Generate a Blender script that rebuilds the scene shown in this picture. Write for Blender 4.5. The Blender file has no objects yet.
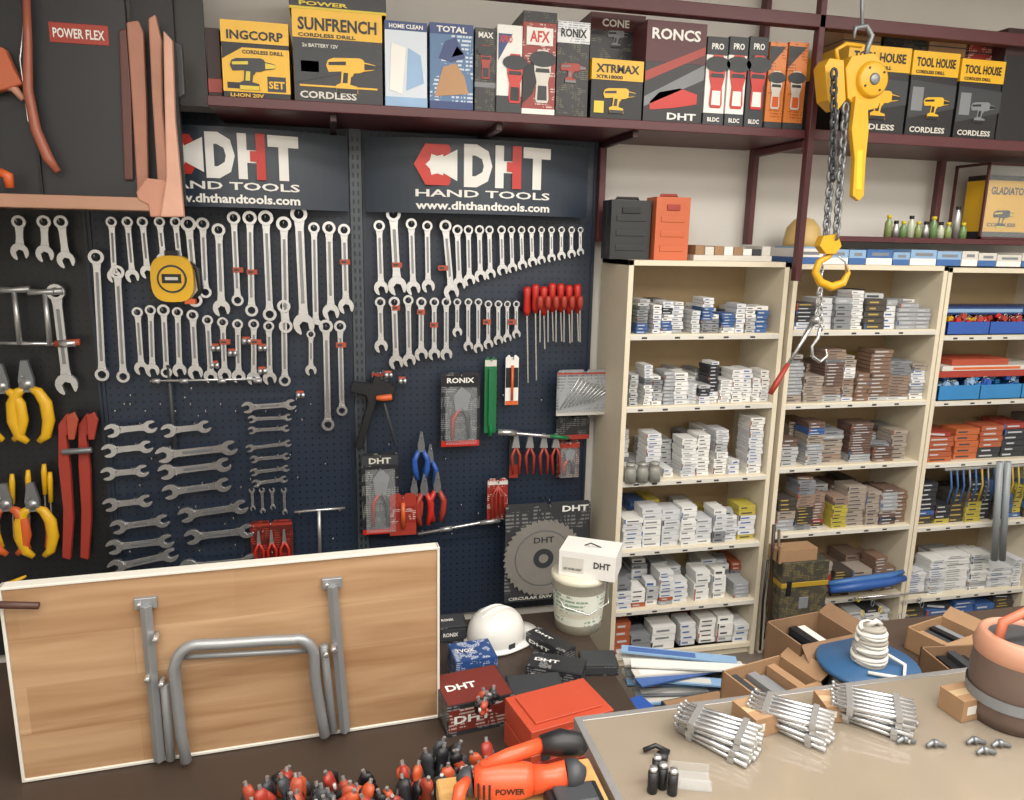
import bpy, math, random, bmesh
from mathutils import Vector, Matrix
R=random.Random(7)
sc=bpy.context.scene
sc.view_settings.view_transform='Standard'
# ---------------- camera calibration ----------------
FPX=760.0; PSI=math.radians(13.2); TH=math.radians(11.9); RO=math.radians(1.15)
C=Vector((0,-2.75,1.6))
F=Vector((math.sin(PSI)*math.cos(TH),math.cos(PSI)*math.cos(TH),-math.sin(TH)))
R0=Vector((math.cos(PSI),-math.sin(PSI),0)); U0=R0.cross(F)
RT=R0*math.cos(RO)+U0*math.sin(RO); UP=U0*math.cos(RO)-R0*math.sin(RO)
cd=bpy.data.cameras.new('camera'); cam=bpy.data.objects.new('camera',cd); sc.collection.objects.link(cam)
m=Matrix((RT,UP,-F)).transposed().to_4x4(); m.translation=C; cam.matrix_world=m
cd.sensor_width=36; cd.lens=FPX/1024*36; cd.clip_start=.02; sc.camera=cam
def ray(px,py): return F*FPX+RT*(px-512)-UP*(py-400)
def W(px,py,y=0.0):
    d=ray(px,py); return C+d*((y-C.y)/d.y)
def T(px,py,z):
    d=ray(px,py); return C+d*((z-C.z)/d.z)
def S(p): return (Vector(p)-C).dot(F)/FPX
# ---------------- materials ----------------
def lin(h):
    h=h.lstrip('#'); o=[]
    for i in (0,2,4):
        c=int(h[i:i+2],16)/255; o.append(c/12.92 if c<=.04045 else ((c+.055)/1.055)**2.4)
    return (*o,1)
MC={}
def mat(h,rough=.5,metal=0.0,var=.12,scale=8,coat=0,bump=0,emit=0):
    k=(h,rough,metal,var,scale,coat,bump)
    if k in MC: return MC[k]
    M=bpy.data.materials.new('m_'+h.strip('#')+('_metal' if metal>.5 else '')); M.use_nodes=True
    nt=M.node_tree; b=nt.nodes['Principled BSDF']
    c=lin(h); tc=nt.nodes.new('ShaderNodeTexCoord'); n=nt.nodes.new('ShaderNodeTexNoise'); n.inputs['Scale'].default_value=scale; n.inputs['Detail'].default_value=4
    nt.links.new(tc.outputs['Object'],n.inputs['Vector'])
    mx=nt.nodes.new('ShaderNodeMix'); mx.data_type='RGBA'
    nt.links.new(n.outputs['Fac'],mx.inputs[0])
    mx.inputs[6].default_value=tuple(max(0,x*(1-var)) for x in c[:3])+(1,)
    mx.inputs[7].default_value=tuple(min(1,x*(1+var)) for x in c[:3])+(1,)
    nt.links.new(mx.outputs[2],b.inputs['Base Color'])
    b.inputs['Roughness'].default_value=rough; b.inputs['Metallic'].default_value=metal
    b.inputs['Coat Weight'].default_value=coat
    if bump:
        bp=nt.nodes.new('ShaderNodeBump'); bp.inputs['Strength'].default_value=bump; bp.inputs['Distance'].default_value=.002
        nt.links.new(n.outputs['Fac'],bp.inputs['Height']); nt.links.new(bp.outputs[0],b.inputs['Normal'])
    MC[k]=M; return M
def printed(base,ink,scale=60,thr=.5,rough=.4,amt=.7):
    """cardboard printed with blocks of small text lines"""
    k=('p',base,ink,scale,thr)
    if k in MC: return MC[k]
    M=bpy.data.materials.new('print_'+base.strip('#')+'_'+ink.strip('#')); M.use_nodes=True
    nt=M.node_tree; b=nt.nodes['Principled BSDF']; L=nt.links.new; N=nt.nodes.new
    tc=N('ShaderNodeTexCoord')
    def noise(sx,sz,det):
        mp=N('ShaderNodeMapping'); mp.inputs['Scale'].default_value=(sx,sx,sz); n=N('ShaderNodeTexNoise'); n.inputs['Scale'].default_value=1; n.inputs['Detail'].default_value=det
        L(tc.outputs['Object'],mp.inputs[0]); L(mp.outputs[0],n.inputs['Vector']); return n
    def mth(op,a,b_=None,v=None):
        m_=N('ShaderNodeMath'); m_.operation=op; L(a,m_.inputs[0])
        if b_ is not None: L(b_,m_.inputs[1])
        if v is not None: m_.inputs[1].default_value=v
        return m_.outputs[0]
    sx=N('ShaderNodeSeparateXYZ'); L(tc.outputs['Object'],sx.inputs[0])
    ln=mth('LESS_THAN',mth('FRACT',mth('MULTIPLY',sx.outputs[2],None,scale*2.2)),None,.5)
    hi=mth('GREATER_THAN',noise(scale*3,scale*.5,1).outputs['Fac'],None,.45)
    lo=mth('GREATER_THAN',noise(scale*.35,scale*.6,1).outputs['Fac'],None,thr)
    f=mth('MULTIPLY',mth('MULTIPLY',ln,hi),lo); f=mth('MULTIPLY',f,None,amt)
    mx=N('ShaderNodeMix'); mx.data_type='RGBA'; mx.inputs[6].default_value=lin(base); mx.inputs[7].default_value=lin(ink)
    L(f,mx.inputs[0]); L(mx.outputs[2],b.inputs['Base Color'])
    b.inputs['Roughness'].default_value=rough; MC[k]=M; return M
def pegmat(name,base,hole,pitch=.025,r=.0035):
    M=bpy.data.materials.new(name); M.use_nodes=True; nt=M.node_tree; b=nt.nodes['Principled BSDF']
    tc=nt.nodes.new('ShaderNodeTexCoord'); 
    vm=nt.nodes.new('ShaderNodeVectorMath'); vm.operation='DIVIDE'; vm.inputs[1].default_value=(pitch,1,pitch)
    fr=nt.nodes.new('ShaderNodeVectorMath'); fr.operation='FRACTION'
    sb=nt.nodes.new('ShaderNodeVectorMath'); sb.operation='SUBTRACT'; sb.inputs[1].default_value=(.5,0,.5)
    ml=nt.nodes.new('ShaderNodeVectorMath'); ml.operation='MULTIPLY'; ml.inputs[1].default_value=(1,0,1)
    ln=nt.nodes.new('ShaderNodeVectorMath'); ln.operation='LENGTH'
    lt=nt.nodes.new('ShaderNodeMath'); lt.operation='LESS_THAN'; lt.inputs[1].default_value=r/pitch
    mx=nt.nodes.new('ShaderNodeMix'); mx.data_type='RGBA'; mx.inputs[6].default_value=lin(base); mx.inputs[7].default_value=lin(hole)
    L=nt.links.new
    L(tc.outputs['Object'],vm.inputs[0]);L(vm.outputs[0],fr.inputs[0]);L(fr.outputs[0],sb.inputs[0]);L(sb.outputs[0],ml.inputs[0]);L(ml.outputs[0],ln.inputs[0]);L(ln.outputs['Value'],lt.inputs[0]);L(lt.outputs[0],mx.inputs[0]);L(mx.outputs[2],b.inputs['Base Color'])
    b.inputs['Roughness'].default_value=.42; return M
def woodmat(name,c1,c2,plank=.14,rough=.35,axis='z'):
    M=bpy.data.materials.new(name); M.use_nodes=True; nt=M.node_tree; b=nt.nodes['Principled BSDF']; L=nt.links.new
    tc=nt.nodes.new('ShaderNodeTexCoord'); mp=nt.nodes.new('ShaderNodeMapping'); mp.inputs['Scale'].default_value=(1.6,10,26)
    if axis=='y': mp.inputs['Scale'].default_value=(2.2,26,10)
    n=nt.nodes.new('ShaderNodeTexNoise'); n.inputs['Scale'].default_value=1; n.inputs['Detail'].default_value=6; n.inputs['Distortion'].default_value=.7
    br=nt.nodes.new('ShaderNodeTexBrick'); br.inputs['Scale'].default_value=1; br.inputs['Mortar Size'].default_value=.0012
    br.inputs['Brick Width'].default_value=.42; br.inputs['Row Height'].default_value=plank
    br.inputs['Color1'].default_value=(0,0,0,1); br.inputs['Color2'].default_value=(1,1,1,1); br.inputs['Mortar'].default_value=(0.1,0.1,0.1,1)
    sx=nt.nodes.new('ShaderNodeSeparateXYZ'); cx=nt.nodes.new('ShaderNodeCombineXYZ')
    L(tc.outputs['Object'],sx.inputs[0]); L(sx.outputs[0],cx.inputs[0]); L(sx.outputs[2 if axis=='z' else 1],cx.inputs[1]); L(cx.outputs[0],br.inputs['Vector'])
    L(tc.outputs['Object'],mp.inputs[0]); L(mp.outputs[0],n.inputs['Vector'])
    ad=nt.nodes.new('ShaderNodeMath'); ad.operation='MULTIPLY_ADD'; ad.inputs[1].default_value=.45
    L(br.outputs['Color'],ad.inputs[0]); 
    m2=nt.nodes.new('ShaderNodeMath'); m2.operation='MULTIPLY_ADD'; m2.inputs[1].default_value=1.8; m2.inputs[2].default_value=-.62
    L(n.outputs['Fac'],m2.inputs[0]); L(m2.outputs[0],ad.inputs[2])
    mx=nt.nodes.new('ShaderNodeMix'); mx.data_type='RGBA'; mx.inputs[6].default_value=lin(c1); mx.inputs[7].default_value=lin(c2); mx.clamp_factor=True
    L(ad.outputs[0],mx.inputs[0]); L(mx.outputs[2],b.inputs['Base Color']); b.inputs['Roughness'].default_value=rough
    return M
def glassmat(name,col,alpha=.3):
    M=bpy.data.materials.new(name); M.use_nodes=True; b=M.node_tree.nodes['Principled BSDF']
    b.inputs['Base Color'].default_value=lin(col); b.inputs['Roughness'].default_value=.06; b.inputs['Alpha'].default_value=alpha
    return M
# ---------------- mesh accumulator ----------------
class Acc:
    def __init__(s,name): s.n=name; s.v=[];s.f=[];s.mi=[];s.sm=[];s.mats=[];s.M=None
    def add(s,vs,fs,mt,smooth=False,M=None):
        if mt not in s.mats: s.mats.append(mt)
        k=s.mats.index(mt); o=len(s.v)
        for v in vs:
            v=Vector(v)
            if M: v=M@v
            if s.M: v=s.M@v
            s.v.append(v)
        for f in fs: s.f.append([i+o for i in f]); s.mi.append(k); s.sm.append(smooth)
    def box(s,x0,x1,y0,y1,z0,z1,mt,M=None):
        vs=[(x,y,z) for z in (z0,z1) for y in (y0,y1) for x in (x0,x1)]
        s.add(vs,[(0,2,3,1),(4,5,7,6),(0,1,5,4),(2,6,7,3),(0,4,6,2),(1,3,7,5)],mt,M=M)
    def tube(s,pts,r,mt,n=10,closed=False,caps=True,smooth=True,M=None,flat=1.0):
        pts=[Vector(p) for p in pts]; k=len(pts); rs=r if isinstance(r,(list,tuple)) else [r]*k
        vs=[];prev=None
        for i,p in enumerate(pts):
            if closed: t=pts[(i+1)%k]-pts[i-1]
            else: t=pts[min(i+1,k-1)]-pts[max(i-1,0)]
            t.normalize()
            if prev is None:
                a=Vector((0,1,0)) if abs(t.y)<.9 else Vector((1,0,0))
                u=(a-t*a.dot(t)).normalized()
            else: u=(prev-t*prev.dot(t)).normalized()
            prev=u; w=t.cross(u)
            for j in range(n):
                an=2*math.pi*j/n; vs.append(p+(u*math.cos(an)*flat+w*math.sin(an))*rs[i])
        fs=[]
        for i in range(k if closed else k-1):
            a=i*n; b=((i+1)%k)*n
            for j in range(n): fs.append((a+j,a+(j+1)%n,b+(j+1)%n,b+j))
        if caps and not closed: fs+= [tuple(range(n))[::-1],tuple(range((k-1)*n,k*n))]
        s.add(vs,fs,mt,smooth,M)
    def cyl(s,p0,p1,r0,mt,r1=None,n=20,M=None):
        r1=r0 if r1 is None else r1
        s.tube([Vector(p0),Vector(p1)],[r0,r1],mt,n,smooth=n>10,M=M)
    def lathe(s,prof,c,mt,n=32,axis='z',M=None,caps=True):
        vs=[];c=Vector(c)
        for r,h in prof:
            for j in range(n):
                a=2*math.pi*j/n; p=(r*math.cos(a),r*math.sin(a),h)
                if axis=='y': p=(p[0],p[2],p[1])
                if axis=='x': p=(p[2],p[0],p[1])
                vs.append(c+Vector(p))
        fs=[(i*n+j,i*n+(j+1)%n,(i+1)*n+(j+1)%n,(i+1)*n+j) for i in range(len(prof)-1) for j in range(n)]
        if caps: fs+=[tuple(range(n))[::-1],tuple(range((len(prof)-1)*n,len(prof)*n))]
        s.add(vs,fs,mt,True,M)
    def prism(s,pts,y0,y1,mt,M=None,smooth=False):
        n=len(pts); vs=[(p[0],y0,p[1]) for p in pts]+[(p[0],y1,p[1]) for p in pts]
        fs=[tuple(range(n)),tuple(range(n,2*n))[::-1]]+[(j,j+n,(j+1)%n+n,(j+1)%n) for j in range(n)]
        s.add(vs,fs,mt,smooth,M)
    def pp(s,px,yp,th,mt):
        q=[W(a,b,yp) for a,b in px]; s.prism([(p.x,p.z) for p in q],yp,yp+th,mt)
    def ring(s,c,r1,r2,y0,y1,mt,n=20,M=None):
        vs=[];cx,cz=c
        for (r,y) in ((r1,y0),(r2,y0),(r2,y1),(r1,y1)):
            for j in range(n):
                a=2*math.pi*j/n; vs.append((cx+r*math.cos(a),y,cz+r*math.sin(a)))
        fs=[(i*n+j,i*n+(j+1)%n,((i+1)%4)*n+(j+1)%n,((i+1)%4)*n+j) for i in range(4) for j in range(n)]
        s.add(vs,fs,mt,False,M)
    def text(s,t,x0,x1,z0,z1,y,mt,off=.0,ex=.001,warp=None,M=None):
        cu=bpy.data.curves.new('t','FONT'); cu.body=t; cu.offset=off; cu.extrude=0; cu.resolution_u=2
        o=bpy.data.objects.new('t',cu); sc.collection.objects.link(o)
        me=o.to_mesh(); vs=[v.co.copy() for v in me.vertices]; fs=[tuple(p.vertices) for p in me.polygons]; o.to_mesh_clear()
        bpy.data.objects.remove(o); bpy.data.curves.remove(cu)
        if not vs: return
        a=min(v.x for v in vs);b=max(v.x for v in vs);c=min(v.y for v in vs);d=max(v.y for v in vs)
        out=[]
        for v in vs:
            X=x0+(v.x-a)/(b-a)*(x1-x0); Z=z0+(v.y-c)/(d-c)*(z1-z0)
            out.append((X,y-ex+(warp(X) if warp else 0),Z))
        s.add(out,fs,mt,False,M)
    def done(s,bevel=0,seg=1,parent=None):
        me=bpy.data.meshes.new(s.n)
        lo=Vector([min(v[i] for v in s.v) for i in range(3)]); hi=Vector([max(v[i] for v in s.v) for i in range(3)])
        o0=Vector(((lo.x+hi.x)/2,(lo.y+hi.y)/2,lo.z))
        me.from_pydata([tuple(v-o0) for v in s.v],[],s.f)
        for q in s.mats: me.materials.append(q)
        me.polygons.foreach_set('material_index',s.mi); me.polygons.foreach_set('use_smooth',s.sm)
        me.validate(); me.update()
        bm=bmesh.new(); bm.from_mesh(me); bmesh.ops.recalc_face_normals(bm,faces=bm.faces[:]); bm.to_mesh(me); bm.free()
        ob=bpy.data.objects.new(s.n,me); ob.location=o0; sc.collection.objects.link(ob)
        if bevel:
            b=ob.modifiers.new('bevel','BEVEL'); b.width=bevel; b.segments=seg; b.limit_method='ANGLE'; b.angle_limit=math.radians(50)
        if parent: ob.parent=parent
        return ob
# ---------------- palette ----------------
chrome=mat('#cfd0d2',.27,.85,.15,40); satin=mat('#b9babb',.38,.75,.15); dsteel=mat('#85888c',.42,.6,.2); tubem=mat('#94979a',.38,.45,.1)
black=mat('#17181c',.45); navy=mat('#222c3a',.4); maroon=mat('#54282c',.45,0,.15); maroond=mat('#351b1e',.5)
red=mat('#bf2a20',.38); redd=mat('#a0382c',.42); orange=mat('#d0602f',.4); orr=mat('#a94a33',.45); yellow=mat('#e2b01f',.38); yel2=mat('#d6be30',.4)
white=mat('#e6e5e1',.5,0,.04); offw=mat('#cfccc4',.5,0,.06); blue=mat('#2c56a8',.38); blued=mat('#1d3870',.38); lblue=mat('#8aaccf',.4); green=mat('#1e6e42',.35)
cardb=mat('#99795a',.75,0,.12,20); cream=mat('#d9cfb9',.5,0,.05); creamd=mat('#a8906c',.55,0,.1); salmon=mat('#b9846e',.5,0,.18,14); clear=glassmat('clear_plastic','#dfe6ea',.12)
grey=mat('#7c7f83',.5); dgrey=mat('#36393d',.5)
# ---------------- room ----------------
XL,XR,YB,ZC=-1.25,3.6,-4.2,2.72
a=Acc('wall_back'); a.box(XL,XR,0.02,.12,0,ZC,mat('#d8d5cf',.8,0,.03)); a.done()
a=Acc('wall_left'); a.box(XL-.1,XL,YB,.12,0,ZC,mat('#cfccc5',.8,0,.03)); a.done()
a=Acc('wall_right'); a.box(XR,XR+.1,YB,.12,0,ZC,mat('#d5d3cd',.8,0,.03)); a.done()
a=Acc('wall_front'); a.box(XL,XR,YB-.1,YB,0,ZC,mat('#d5d3cd',.8,0,.03)); a.done()
a=Acc('ceiling'); a.box(XL-.1,XR+.1,YB-.1,.12,ZC,ZC+.1,mat('#e6e4df',.8,0,.03)); a.done()
a=Acc('floor'); a.box(XL-.1,XR+.1,YB-.1,.12,-.1,0,mat('#6b6259',.5,0,.15,3)); a.done()
a=Acc('trim_1'); a.box(XL,XR,-.03,0.02,2.60,2.65,maroon); a.done()
# ---------------- pegboards ----------------
peg=pegmat('pegboard_navy','#232e3f','#07090d'); pegb=pegmat('pegboard_black','#1b1d21','#050506')
def pegboard(x0,x1,z0,z1,m,name='pegboard_panel'):
    a=Acc(name); a.box(x0,x1,-.012,.0,z0,z1,m)
    for x in (x0,x1): a.box(x-.006,x+.006,-.018,0,z0,z1,navy)
    a.done()
xa=W(106,400).x; xb=W(350,300).x; xc=W(366,300).x; xd=W(592,300).x
pegboard(XL+.01,xa-.01,.15,1.98,pegb); pegboard(xa,xb,.15,1.98,peg); pegboard(xc,xd-.01,.15,1.98,peg)
a=Acc('slotted_wall_upright')
a.box(xb+.008,xc-.008,-.03,0,.1,1.98,mat('#4a5058',.4,.3))
for i in range(60):
    z=.2+i*.029
    for dx in (-.008,.008): a.box((xb+xc)/2+dx-.003,(xb+xc)/2+dx+.003,-.031,-.0295,z,z+.016,black)
a.done()
# ---------------- signs ----------------
sgn=mat('#2b3542',.38,0,.05)
def sign(xl,xr,zb,ztp,txl,txr):
    a=Acc('curved_brand_sign'); y0=-.06; sag=.10; hw=(xr-xl)/2; cx=(xl+xr)/2
    def wf(X): return -sag*(1-((X-cx)/hw)**2)
    N=28; vs=[];fs=[]
    for i in range(N+1):
        X=xl+(xr-xl)*i/N; y=y0+wf(X)
        vs+=[(X,y,zb),(X,y,ztp),(X,y+.006,ztp),(X,y+.006,zb)]
    for i in range(N):
        q=i*4
        for j in range(4): fs.append((q+j,q+(j+1)%4,q+4+(j+1)%4,q+4+j))
    fs+=[(0,1,2,3),(N*4,N*4+3,N*4+2,N*4+1)]
    a.add(vs,fs,sgn,False)
    a.box(xl,xr,y0-.0,y0+.03,zb+.02,zb+.03,dgrey); a.box(xl,xr,y0,y0+.03,ztp-.03,ztp-.02,dgrey)
    H=ztp-zb; w=txr-txl
    lz0=zb+.36*H; lz1=zb+.93*H; lx=txl+.34*w
    g=(txr-lx)/3.15
    a.text('D',lx,lx+g*.98,lz0,lz1,y0-.002,white,.06,.001,wf)
    a.text('H',lx+g*1.08,lx+g*2.0,lz0,lz1,y0-.002,white,.07,.0015,wf)
    # red right half of the H
    a.text('T',lx+g*2.1,txr,lz0,lz1,y0-.002,white,.06,.001,wf)
    hx=lx+g*1.08; hm=lx+g*1.54; hw_=g*.28
    for (u0,u1,v0,v1) in ((lx+g*1.70,lx+g*2.01,lz0-.001,lz1+.001),(hm-.004,lx+g*1.8,(lz0+lz1)/2-.06*H,(lz0+lz1)/2+.07*H)):
        yy=wf((u0+u1)/2)+y0; a.box(u0,u1,yy-.008,yy-.001,v0,v1,red)
    a.text('HAND TOOLS',txl,txr,zb+.22*H,zb+.32*H,y0-.002,white,.02,.001,wf)
    a.text('www.dhthandtools.com',txl,txr,zb+.05*H,zb+.165*H,y0-.002,white,.03,.001,wf)
    hc=txl+.15*w; hz=(lz0+lz1)/2; hr=.165*w
    yy=wf(hc)+y0
    a.prism([(hc+hr*math.cos(math.radians(60*i)),hz+hr*.98*math.sin(math.radians(60*i))) for i in range(6)],yy-.008,yy-.002,red)
    a.prism([(hc+(hr*.5 if i%2==0 else hr*.36)*math.cos(math.radians(30*i)),hz+(hr*.5 if i%2==0 else hr*.36)*math.sin(math.radians(30*i))) for i in range(12)],yy-.010,yy-.008,white)
    a.prism([(hc+.2*hr,hz+.3*hr),(hc+1.05*hr,hz+.75*hr),(hc+1.05*hr,hz-.75*hr),(hc+.2*hr,hz-.3*hr)],yy-.011,yy-.008,white)
    a.done()
p0=W(365,175,-.06);p1=W(588,175,-.06);zb=W(475,214,-.16).z;ztp=W(475,139,-.16).z
sw=p1.x-p0.x
sign(p0.x,p1.x,zb,ztp,W(416,175,-.15).x,W(552,175,-.15).x)
r1=W(348,175,-.06).x
sign(r1-sw,r1,zb,ztp,W(158,175,-.15).x,W(299,175,-.15).x)
# ---------------- top shelf & frame ----------------
YS=-.36; zS=W(500,112,YS).z
XP=W(807,150,YS).x
a=Acc('wall_shelf'); a.box(W(207,100,YS).x,XP-.012,YS,0.015,zS-.028,zS,maroon); 
for X in (.0,.5,.95): a.box(X,X+.02,YS+.03,0.01,zS-.05,zS-.028,maroond)
a.done(.002)
a=Acc('wall_shelf'); zr=W(900,134,YS).z
a.box(XP+.013,3.55,YS,0.015,zr-.035,zr,maroon); a.done(.002)
a=Acc('shelf_support_frame')
a.box(XP-.01,XP+.012,YS-.02,YS+.01,zS-.5,2.56,maroon)
xq=W(600,200,-.03).x
a.box(xq-.012,xq+.012,-.05,-.02,1.6,zS-.05,maroon)
a.box(XP-.01,XP+.012,-.04,0.0,1.6,2.5,maroon)
a.box(XP-.01,XP+.012,YS+.01,-.04,zr-.06,zr-.036,maroon)
xz=W(936,200,-.03).x
a.box(xz-.012,xz+.012,-.05,-.02,1.64,zr-.04,maroon)
zbm=W(760,17,YS).z
a.box(W(400,10,YS).x,3.55,YS-.02,YS+.02,zbm-.02,zbm+.02,maroon)
a.done(.002)
# ---------------- cartons ----------------
def drill(a,cx,cz,s,y,mt,mt2=None,flip=1):
    o=[(-1,.15),(-.92,.36),(-.7,.45),(.35,.5),(.5,.45),(.55,.35),(.85,.3),(1,.26),(1,.1),(.85,.05),(.55,0),(.35,-.08),(.12,-.1),(.08,-.2),(.0,-.25),(-.05,-.55),(.25,-.62),(.28,-.9),(-.6,-.9),(-.62,-.6),(-.42,-.5),(-.38,-.05),(-.9,-.1)]
    a.prism([(cx+flip*p[0]*s,cz+p[1]*s) for p in o][::flip],y-.002,y,mt)
    if mt2:
        for q in (((.55,.3),(1,.24),(1,.1),(.55,.05)),((-.6,-.72),(.25,-.72),(.25,-.9),(-.6,-.9)),((-.9,.28),(-.2,.34),(-.2,.2),(-.9,.16)),((-.3,-.1),(-.12,-.1),(-.15,-.5),(-.35,-.5))):
            a.prism([(cx+flip*p[0]*s,cz+p[1]*s) for p in q][::flip],y-.003,y-.002,mt2)
def grindv(a,cx,cz,s,y,mt,mt2):
    o=[(-.22,-1),(.22,-1),(.28,-.85),(.24,-.2),(.34,.2),(.36,.7),(.2,1),(-.2,1),(-.36,.7),(-.34,.2),(-.24,-.2),(-.28,-.85)]
    a.prism([(cx+p[0]*s,cz+p[1]*s) for p in o],y-.002,y,mt)
    a.prism([(cx+p[0]*s,cz+p[1]*s) for p in ((-.2,-.9),(.2,-.9),(.18,-.35),(-.18,-.35))],y-.003,y-.002,mt2)
    a.prism([(cx+p[0]*s,cz+p[1]*s) for p in ((-.3,.15),(.3,.15),(.26,.3),(-.26,.3))],y-.003,y-.002,dgrey)
    a.prism([(cx+.55*s*math.cos(t/8*math.pi),cz+.65*s+.3*s*math.sin(t/8*math.pi)) for t in range(16)],y-.0028,y-.002,dgrey)
def carton(name,px0,py0,px1,zb,yf,dep,body,bands=(),art=None,txt=None,side=None):
    xm=(px0+px1)/2; x0=W(px0,py0+35,yf).x; x1=W(px1,py0+35,yf).x-.003; z1=W(xm,py0,yf).z
    a=Acc(name); a.box(x0,x1,yf,yf+dep,zb,z1,body); H=z1-zb; w=x1-x0
    for t0,t1,mt in bands:
        a.box(x0-.0007,x1+.0007,yf-.001,yf+dep+.001,zb+t0*H,zb+t1*H+(.0008 if t1>=1 else 0),mt)
    if txt:
        for (s,u0,u1,v0,v1,mt) in txt: a.text(s,x0+u0*w,x0+u1*w,zb+v0*H,zb+v1*H,yf-.0015,mt,.03)
    if art:
        for k in art:
            if k[0]=='d': drill(a,x0+k[1]*w,zb+k[2]*H,k[3]*w,yf-.0015,k[4],k[5],k[6] if len(k)>6 else 1)
            elif k[0]=='g': grindv(a,x0+k[1]*w,zb+k[2]*H,k[3]*H,yf-.0015,k[4],k[5])
            elif k[0]=='r': a.box(x0+k[1]*w,x0+k[2]*w,yf-.002,yf-.001,zb+k[3]*H,zb+k[4]*H,k[5])
            elif k[0]=='t': a.prism([(x0+u*w,zb+v*H) for u,v in k[1]],yf-.0018,yf-.001,k[2])
    return a.done(.0015)
pb=printed('#1d1e22','#6e6a54',80,.52); pw=printed('#dcdedf','#5a6a88',70,.52)
pbl=printed('#4c7098','#dfe6ee',40,.5); prd=printed('#8e2e26','#e0d0c8',60,.54); por=printed('#cf7a3c','#8a3c16',50,.54)
Y1=YS+.015
blk=mat('#1c1c20',.4)
carton('power_tool_carton',207,28,222,zS,Y1+.06,.2,maroond,((.1,.3,redd),))
carton('power_tool_carton',222,22,290,zS,Y1,.26,black,((.72,1,yellow),(.08,.66,yellow)),[('d',.45,.38,.34,dgrey,yel2),('r',.66,.94,.1,.3,dgrey),('r',.06,.25,.12,.2,black),('t',[(0,.66),(.3,.66),(0,.5)],black)],[('INGCORP',.08,.92,.76,.88,black),('LI-ION 20V',.1,.6,.01,.06,yellow),('CORDLESS DRILL',.3,.92,.58,.63,black),('SET',.68,.92,.14,.24,yellow)])
carton('power_tool_carton',293,12,383,zS,Y1,.27,blk,((.70,1,yellow),),[('t',[(.0,.2),(1,.45),(1,.62),(0,.66)],dgrey),('d',.64,.37,.28,yellow,black),('r',.06,.3,.30,.58,dgrey),('r',.08,.28,.33,.45,yel2),('r',.06,.94,.17,.19,yellow)],[('SUNFRENCH',.06,.94,.78,.92,black),('CORDLESS DRILL',.06,.7,.71,.75,black),('CORDLESS',.06,.7,.04,.12,offw),('2x BATTERY 12V',.1,.5,.6,.64,offw)])
carton('power_tool_carton',289,-30,387,W(338,11,Y1).z,Y1+.01,.25,blk,((.0,.08,yel2),),None,[('POWER',.1,.6,.1,.2,yel2)])
carton('appliance_carton',385,22,428,zS,Y1,.2,mat('#c9d3de',.4,0,.05),((.0,.12,lblue),(.9,1,blued)),[('t',[(.1,.2),(.4,.15),(.5,.7),(.15,.75)],white),('t',[(.5,.2),(.92,.3),(.85,.62),(.55,.7)],lblue)],[('HOME CLEAN',.1,.9,.92,.97,white)])
carton('picture_carton',430,24,474,zS,Y1,.2,pbl,((.0,.1,blued),(.88,1,blued)),[('t',[(.1,.15),(.9,.2),(.8,.4),(.6,.55),(.3,.5)],mat('#b0875f')),('t',[(.2,.6),(.35,.8),(.6,.85),(.82,.62),(.5,.56)],blued),('t',[(.5,.62),(.62,.75),(.78,.66)],offw)],[('TOTAL',.15,.85,.9,.97,white)])
carton('slim_tool_carton',475,28,497,zS,Y1+.01,.2,pb,((.3,.36,grey),),[('g',.5,.6,.2,redd,dgrey)],[('MAX',.15,.85,.88,.95,white)])
carton('slim_tool_carton',497,25,523,zS,Y1,.2,white,((.0,.2,dgrey),),[('g',.72,.4,.28,red,black),('t',[(.05,.9),(.6,.9),(.05,.6)],blued)],[('XPRO',.08,.6,.8,.88,red)])
carton('slim_tool_carton',523,12,557,zS,Y1,.2,prd,((.0,.06,white),(.9,1,pb)),[('t',[(0,.5),(.6,.5),(.3,.2),(0,.1)],black),('g',.6,.38,.26,offw,dgrey),('r',.1,.9,.68,.85,white)],[('AFX',.2,.8,.71,.82,red)])
carton('slim_tool_carton',557,22,590,zS,Y1+.01,.2,pb,((.78,1,pw),),[('d',.5,.5,.4,redd,grey)],[('RONIX',.1,.9,.84,.93,black)])
carton('power_tool_carton',590,14,645,zS,Y1+.12,.14,pb,((.85,1,maroon),),[('d',.5,.8,.2,grey,black)],[('CONE',.2,.7,.88,.95,white)])
carton('power_tool_carton',591,60,643,zS,Y1,.11,black,((.66,1,yellow),),[('d',.55,.38,.32,yellow,dgrey),('r',.06,.25,.1,.3,yel2)],[('XTRMAX',.08,.92,.78,.92,black),('XTR18000',.08,.6,.68,.74,black)])
carton('power_tool_carton',646,22,706,zS,Y1,.25,blk,((.6,1,maroon),),[('t',[(0,.25),(1,.60),(1,.45),(0,.15)],grey),('t',[(0,.5),(1,.78),(1,.70),(0,.4)],redd),('t',[(.1,.2),(.25,.3),(.6,.35),(.9,.3),(.9,.2),(.5,.15),(.1,.12)],red)],[('RONCS',.08,.9,.82,.93,white),('DHT',.4,.9,.03,.1,white)])
for i,(u,v) in enumerate(((706,727),(728,747),(748,767))):
    carton('grinder_carton',u,37,v,zS,Y1,.25,white if i!=2 else dgrey,((.8,1,dgrey),(.0,.14,dgrey)),[('g',.55,.5,.30,red,white)],[('PRO',.2,.8,.86,.93,white),('BLDC',.2,.8,.04,.09,white)])
for u,v in ((768,786),(787,807)):
    carton('blower_carton',u,42,v,zS,Y1,.24,por,((.0,.08,dgrey),),[('g',.5,.45,.22,offw,orange),('t',[(0,.95),(.9,.95),(0,.7)],dgrey)])
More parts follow.
